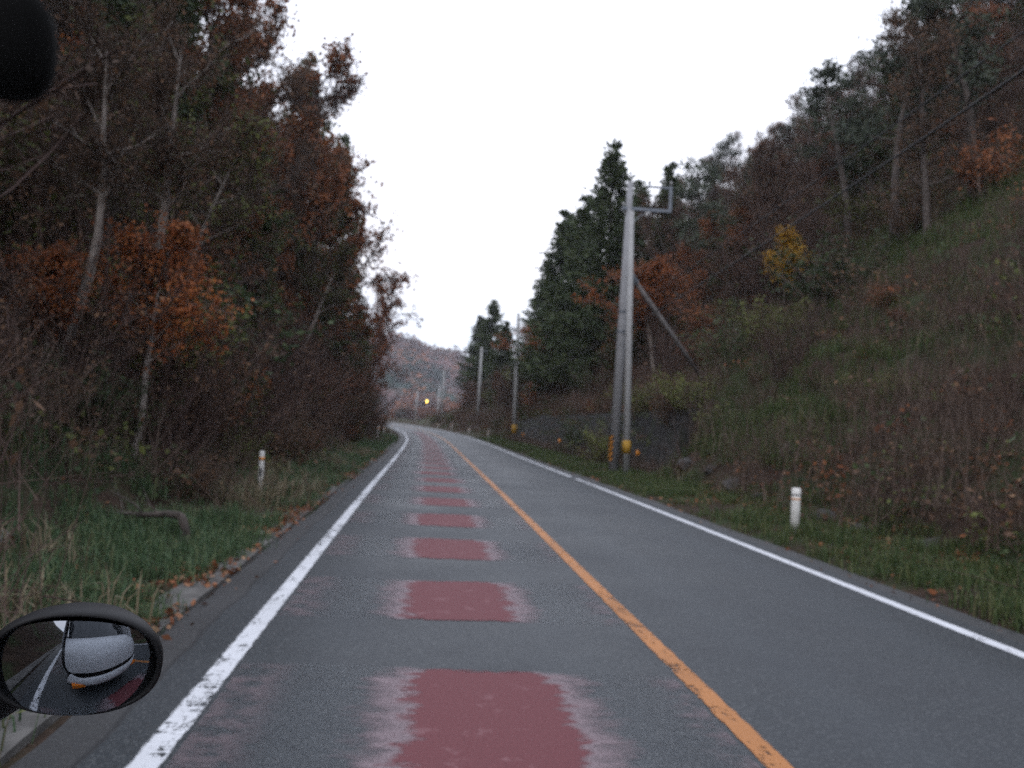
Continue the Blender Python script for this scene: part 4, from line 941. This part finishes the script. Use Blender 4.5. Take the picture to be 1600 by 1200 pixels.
# ------------------------------------------------------------------ the van the photograph was taken from
def build_van():
    root = empty('van', (.28, 0, 0)); tag(root, 'white van driving along the left lane, its round black mirror reaching forward', 'van')
    W = flat('white_car_paint', (.68, .69, .71), .25, 0, .5, var=.02); BK = M_BLACK
    gl = G('windscreen_glass'); gl.col((.015, .018, .022)).set(.04, 0, .8)
    hw = .80
    def sect(zy, mat, name, bow=.22, hw=hw, smooth=True, n=25):
        xs = np.linspace(-1, 1, n); P = np.array([[[x*hw*(1-.02*0), y-bow*abs(x)**2.6, z] for x in xs] for (y, z) in zy]); m = MB(); m.grid(P); return m.build(name, mat, root, smooth=smooth)
    sect([(.18, 1.27), (.30, 1.25), (.44, 1.20), (.56, 1.12), (.64, 1.00), (.68, .86), (.69, .74)], W, 'front_panel')
    sect([(.70, .735), (.705, .70), (.70, .66)], BK, 'grille')
    sect([(.69, .655), (.735, .63), (.74, .52), (.73, .45), (.66, .42)], W, 'bumper')
    sect([(.66, .415), (.62, .30), (.5, .26)], BK, 'lower_bumper')
    sect([(.175, 1.275), (-.06, 1.56), (-.22, 1.76), (-.32, 1.90)], gl.m, 'windscreen', .16, .76)
    sect([(-.33, 1.905), (-.42, 1.97), (-.8, 2.03), (-3.6, 2.03), (-3.9, 1.6), (-3.95, .4)], W, 'roof', .10)
    for sx in (-1, 1):
        P = np.array([[[sx*(.80+.06*math.sin((z-.3)/1.7*3.1)), y, z] for y in np.linspace(.42-.5*max(0, (z-.9))-.0, -3.9, 14)] for z in np.linspace(.35, 1.98, 9)]); m = MB(); m.grid(P); m.build('side_panel', W, root, smooth=True)
        m = MB(); a = np.linspace(0, 2*np.pi, 20)[:-1]
        P = np.array([[[sx*.66, .47+(.05*math.cos(q)*s_), .70+s_*.10*math.sin(q)] for q in a] for s_ in (.01, 1.0)])
        m = MB(); m.box((sx*.62, .60, .47), (.20, .12, .085)); g2 = TURN; m.build('turn_signal', g2, root)
        for yy in (-.15, -2.9):
            wy = np.linspace(0, 2*np.pi, 29)[:-1]; P = np.array([[[sx*(.62+dx), yy+rr*math.cos(q), .31+rr*math.sin(q)] for q in wy] for rr, dx in ((.05, .15), (.19, .15), (.21, .19), (.30, .19), (.315, .15), (.315, 0), (.2, 0))]); m = MB(); m.grid(P, closed=True); m.build('wheel', BK, root, smooth=True)
    # forward mirror: convex glass in a black oval shell on a stalk
    C = pt(119, 1036, 1.25); C0 = C-np.array([.28, 0, 0])
    tgt = np.array(MIR_T); n = (tgt-C)/np.linalg.norm(tgt-C) + (np.array([0, 0, CAM_H])-C)/np.linalg.norm(np.array([0, 0, CAM_H])-C); n /= np.linalg.norm(n)
    vd = (np.array([0, 0, CAM_H])-C); vd /= np.linalg.norm(vd)
    e1 = CR-n*(CR@n); e1 /= np.linalg.norm(e1); e2 = np.cross(n, e1)
    if e2@CU < 0: e2 = -e2
    th = math.radians(-9); a1 = e1*math.cos(th)+e2*math.sin(th); a2 = -e1*math.sin(th)+e2*math.cos(th)
    A, B = .113, .076
    an = np.linspace(0, 2*np.pi, 65)[:-1]
    def ring(k, d, kb=None): 
        kb = k if kb is None else kb
        c, s_ = np.cos(an), np.sin(an); ex = 2.25
        return C0 + np.outer(np.sign(c)*np.abs(c)**(2/ex)*A*k, a1) + np.outer(np.sign(s_)*np.abs(s_)**(2/ex)*B*kb, a2) + n*d
    m = MB(); m.grid(np.array([ring(.925, -.006, .90), ring(.935, .006, .91), ring(.97, .010, .955), ring(1.0, .004), ring(1.0, -.012), ring(.90, -.045), ring(.72, -.085), ring(.45, -.105), ring(.02, -.11)]), closed=True)
    sh = m.build('mirror_shell', BK, root, smooth=True)
    Rg = .17
    rows = []
    for k in (.01, .15, .3, .45, .6, .75, .86, .93):
        P = ring(k, 0, k*.975); d = np.linalg.norm(P-C0, axis=1); rows.append(P + np.outer(np.sqrt(Rg*Rg-d*d)-Rg+.032, n))
    m = MB(); m.grid(np.array(rows), closed=True); mg = G('mirror_glass'); mg.col((.27, .29, .32)).set(.03, 1.0, .5); gs = m.build('mirror_glass', mg.m, root, smooth=True)
    S = C0 - n*.07 - a1*A*.55 - a2*B*.45; E = pt(-330, 1270, 1.22)-np.array([.28, 0, 0]); mid = pt(-30, 1105, 1.36)-np.array([.28, 0, 0])
    f = np.linspace(0, 1, 14)[:, None]; P = (1-f)**2*S+2*f*(1-f)*mid+f*f*E; m = MB(); m.tube(P, np.linspace(.042, .034, 14), 12); m.build('mirror_stalk', BK, root, smooth=True)
    # dark rounded body added close to the lens, out-of-focus darkening of the top left corner
    D2 = .45; C2 = pt(12, 66, D2)-np.array([.28, 0, 0]); m = MB(); q = np.linspace(0, 2*np.pi, 41)[:-1]; rows = []
    for k, d in ((.02, -.02), (.6, -.018), (.9, -.012), (1, 0), (.9, .012), (.55, .02), (.02, .022)):
        c, s_ = np.cos(q), np.sin(q); rows.append(C2 + np.outer(np.sign(c)*np.abs(c)**.8*.048*D2*k, CR) + np.outer(np.sign(s_)*np.abs(s_)**.8*.066*D2*k, CU) + CF*d)
    m.grid(np.array(rows), closed=True); m.build('dark_corner_body', flat('matt_black', (.006, .006, .006), .95, 0, .05), root, smooth=True)
    P = np.array([C2, C2-CR*.08+CU*.03, C2-CR*.2+CU*.09-CF*.3]); m = MB(); m.tube(P, .012, 10); m.build('corner_body_arm', BK, root, smooth=True)  # arm added to carry the dark corner body out of view
MIR_T = (-.42, .55, .72)
TURN = flat('turn_orange', (.80, .22, .02), .2, var=.05)
build_van()

# ------------------------------------------------------------------ the air of the valley
def build_haze():
    m = MB(); m.box((0, 550, 72), (2600, 1900, 156)); g = bpy.data.materials.new('haze_air'); g.use_nodes = True; nt = g.node_tree; nt.nodes.clear()
    o = nt.nodes.new('ShaderNodeOutputMaterial'); v = nt.nodes.new('ShaderNodeVolumePrincipled'); v.inputs['Density'].default_value = .00032; v.inputs['Color'].default_value = (.86, .88, .95, 1); v.inputs['Anisotropy'].default_value = .1
    nt.links.new(v.outputs[0], o.inputs['Volume']); h = m.build('haze', g); tag(h, 'thin bluish evening haze filling the valley', 'haze', kind='stuff')
build_haze()
for k, p in list(PROTO.items())+list(SH.items()):
    if not p[1]:
        print('UNUSED', k)
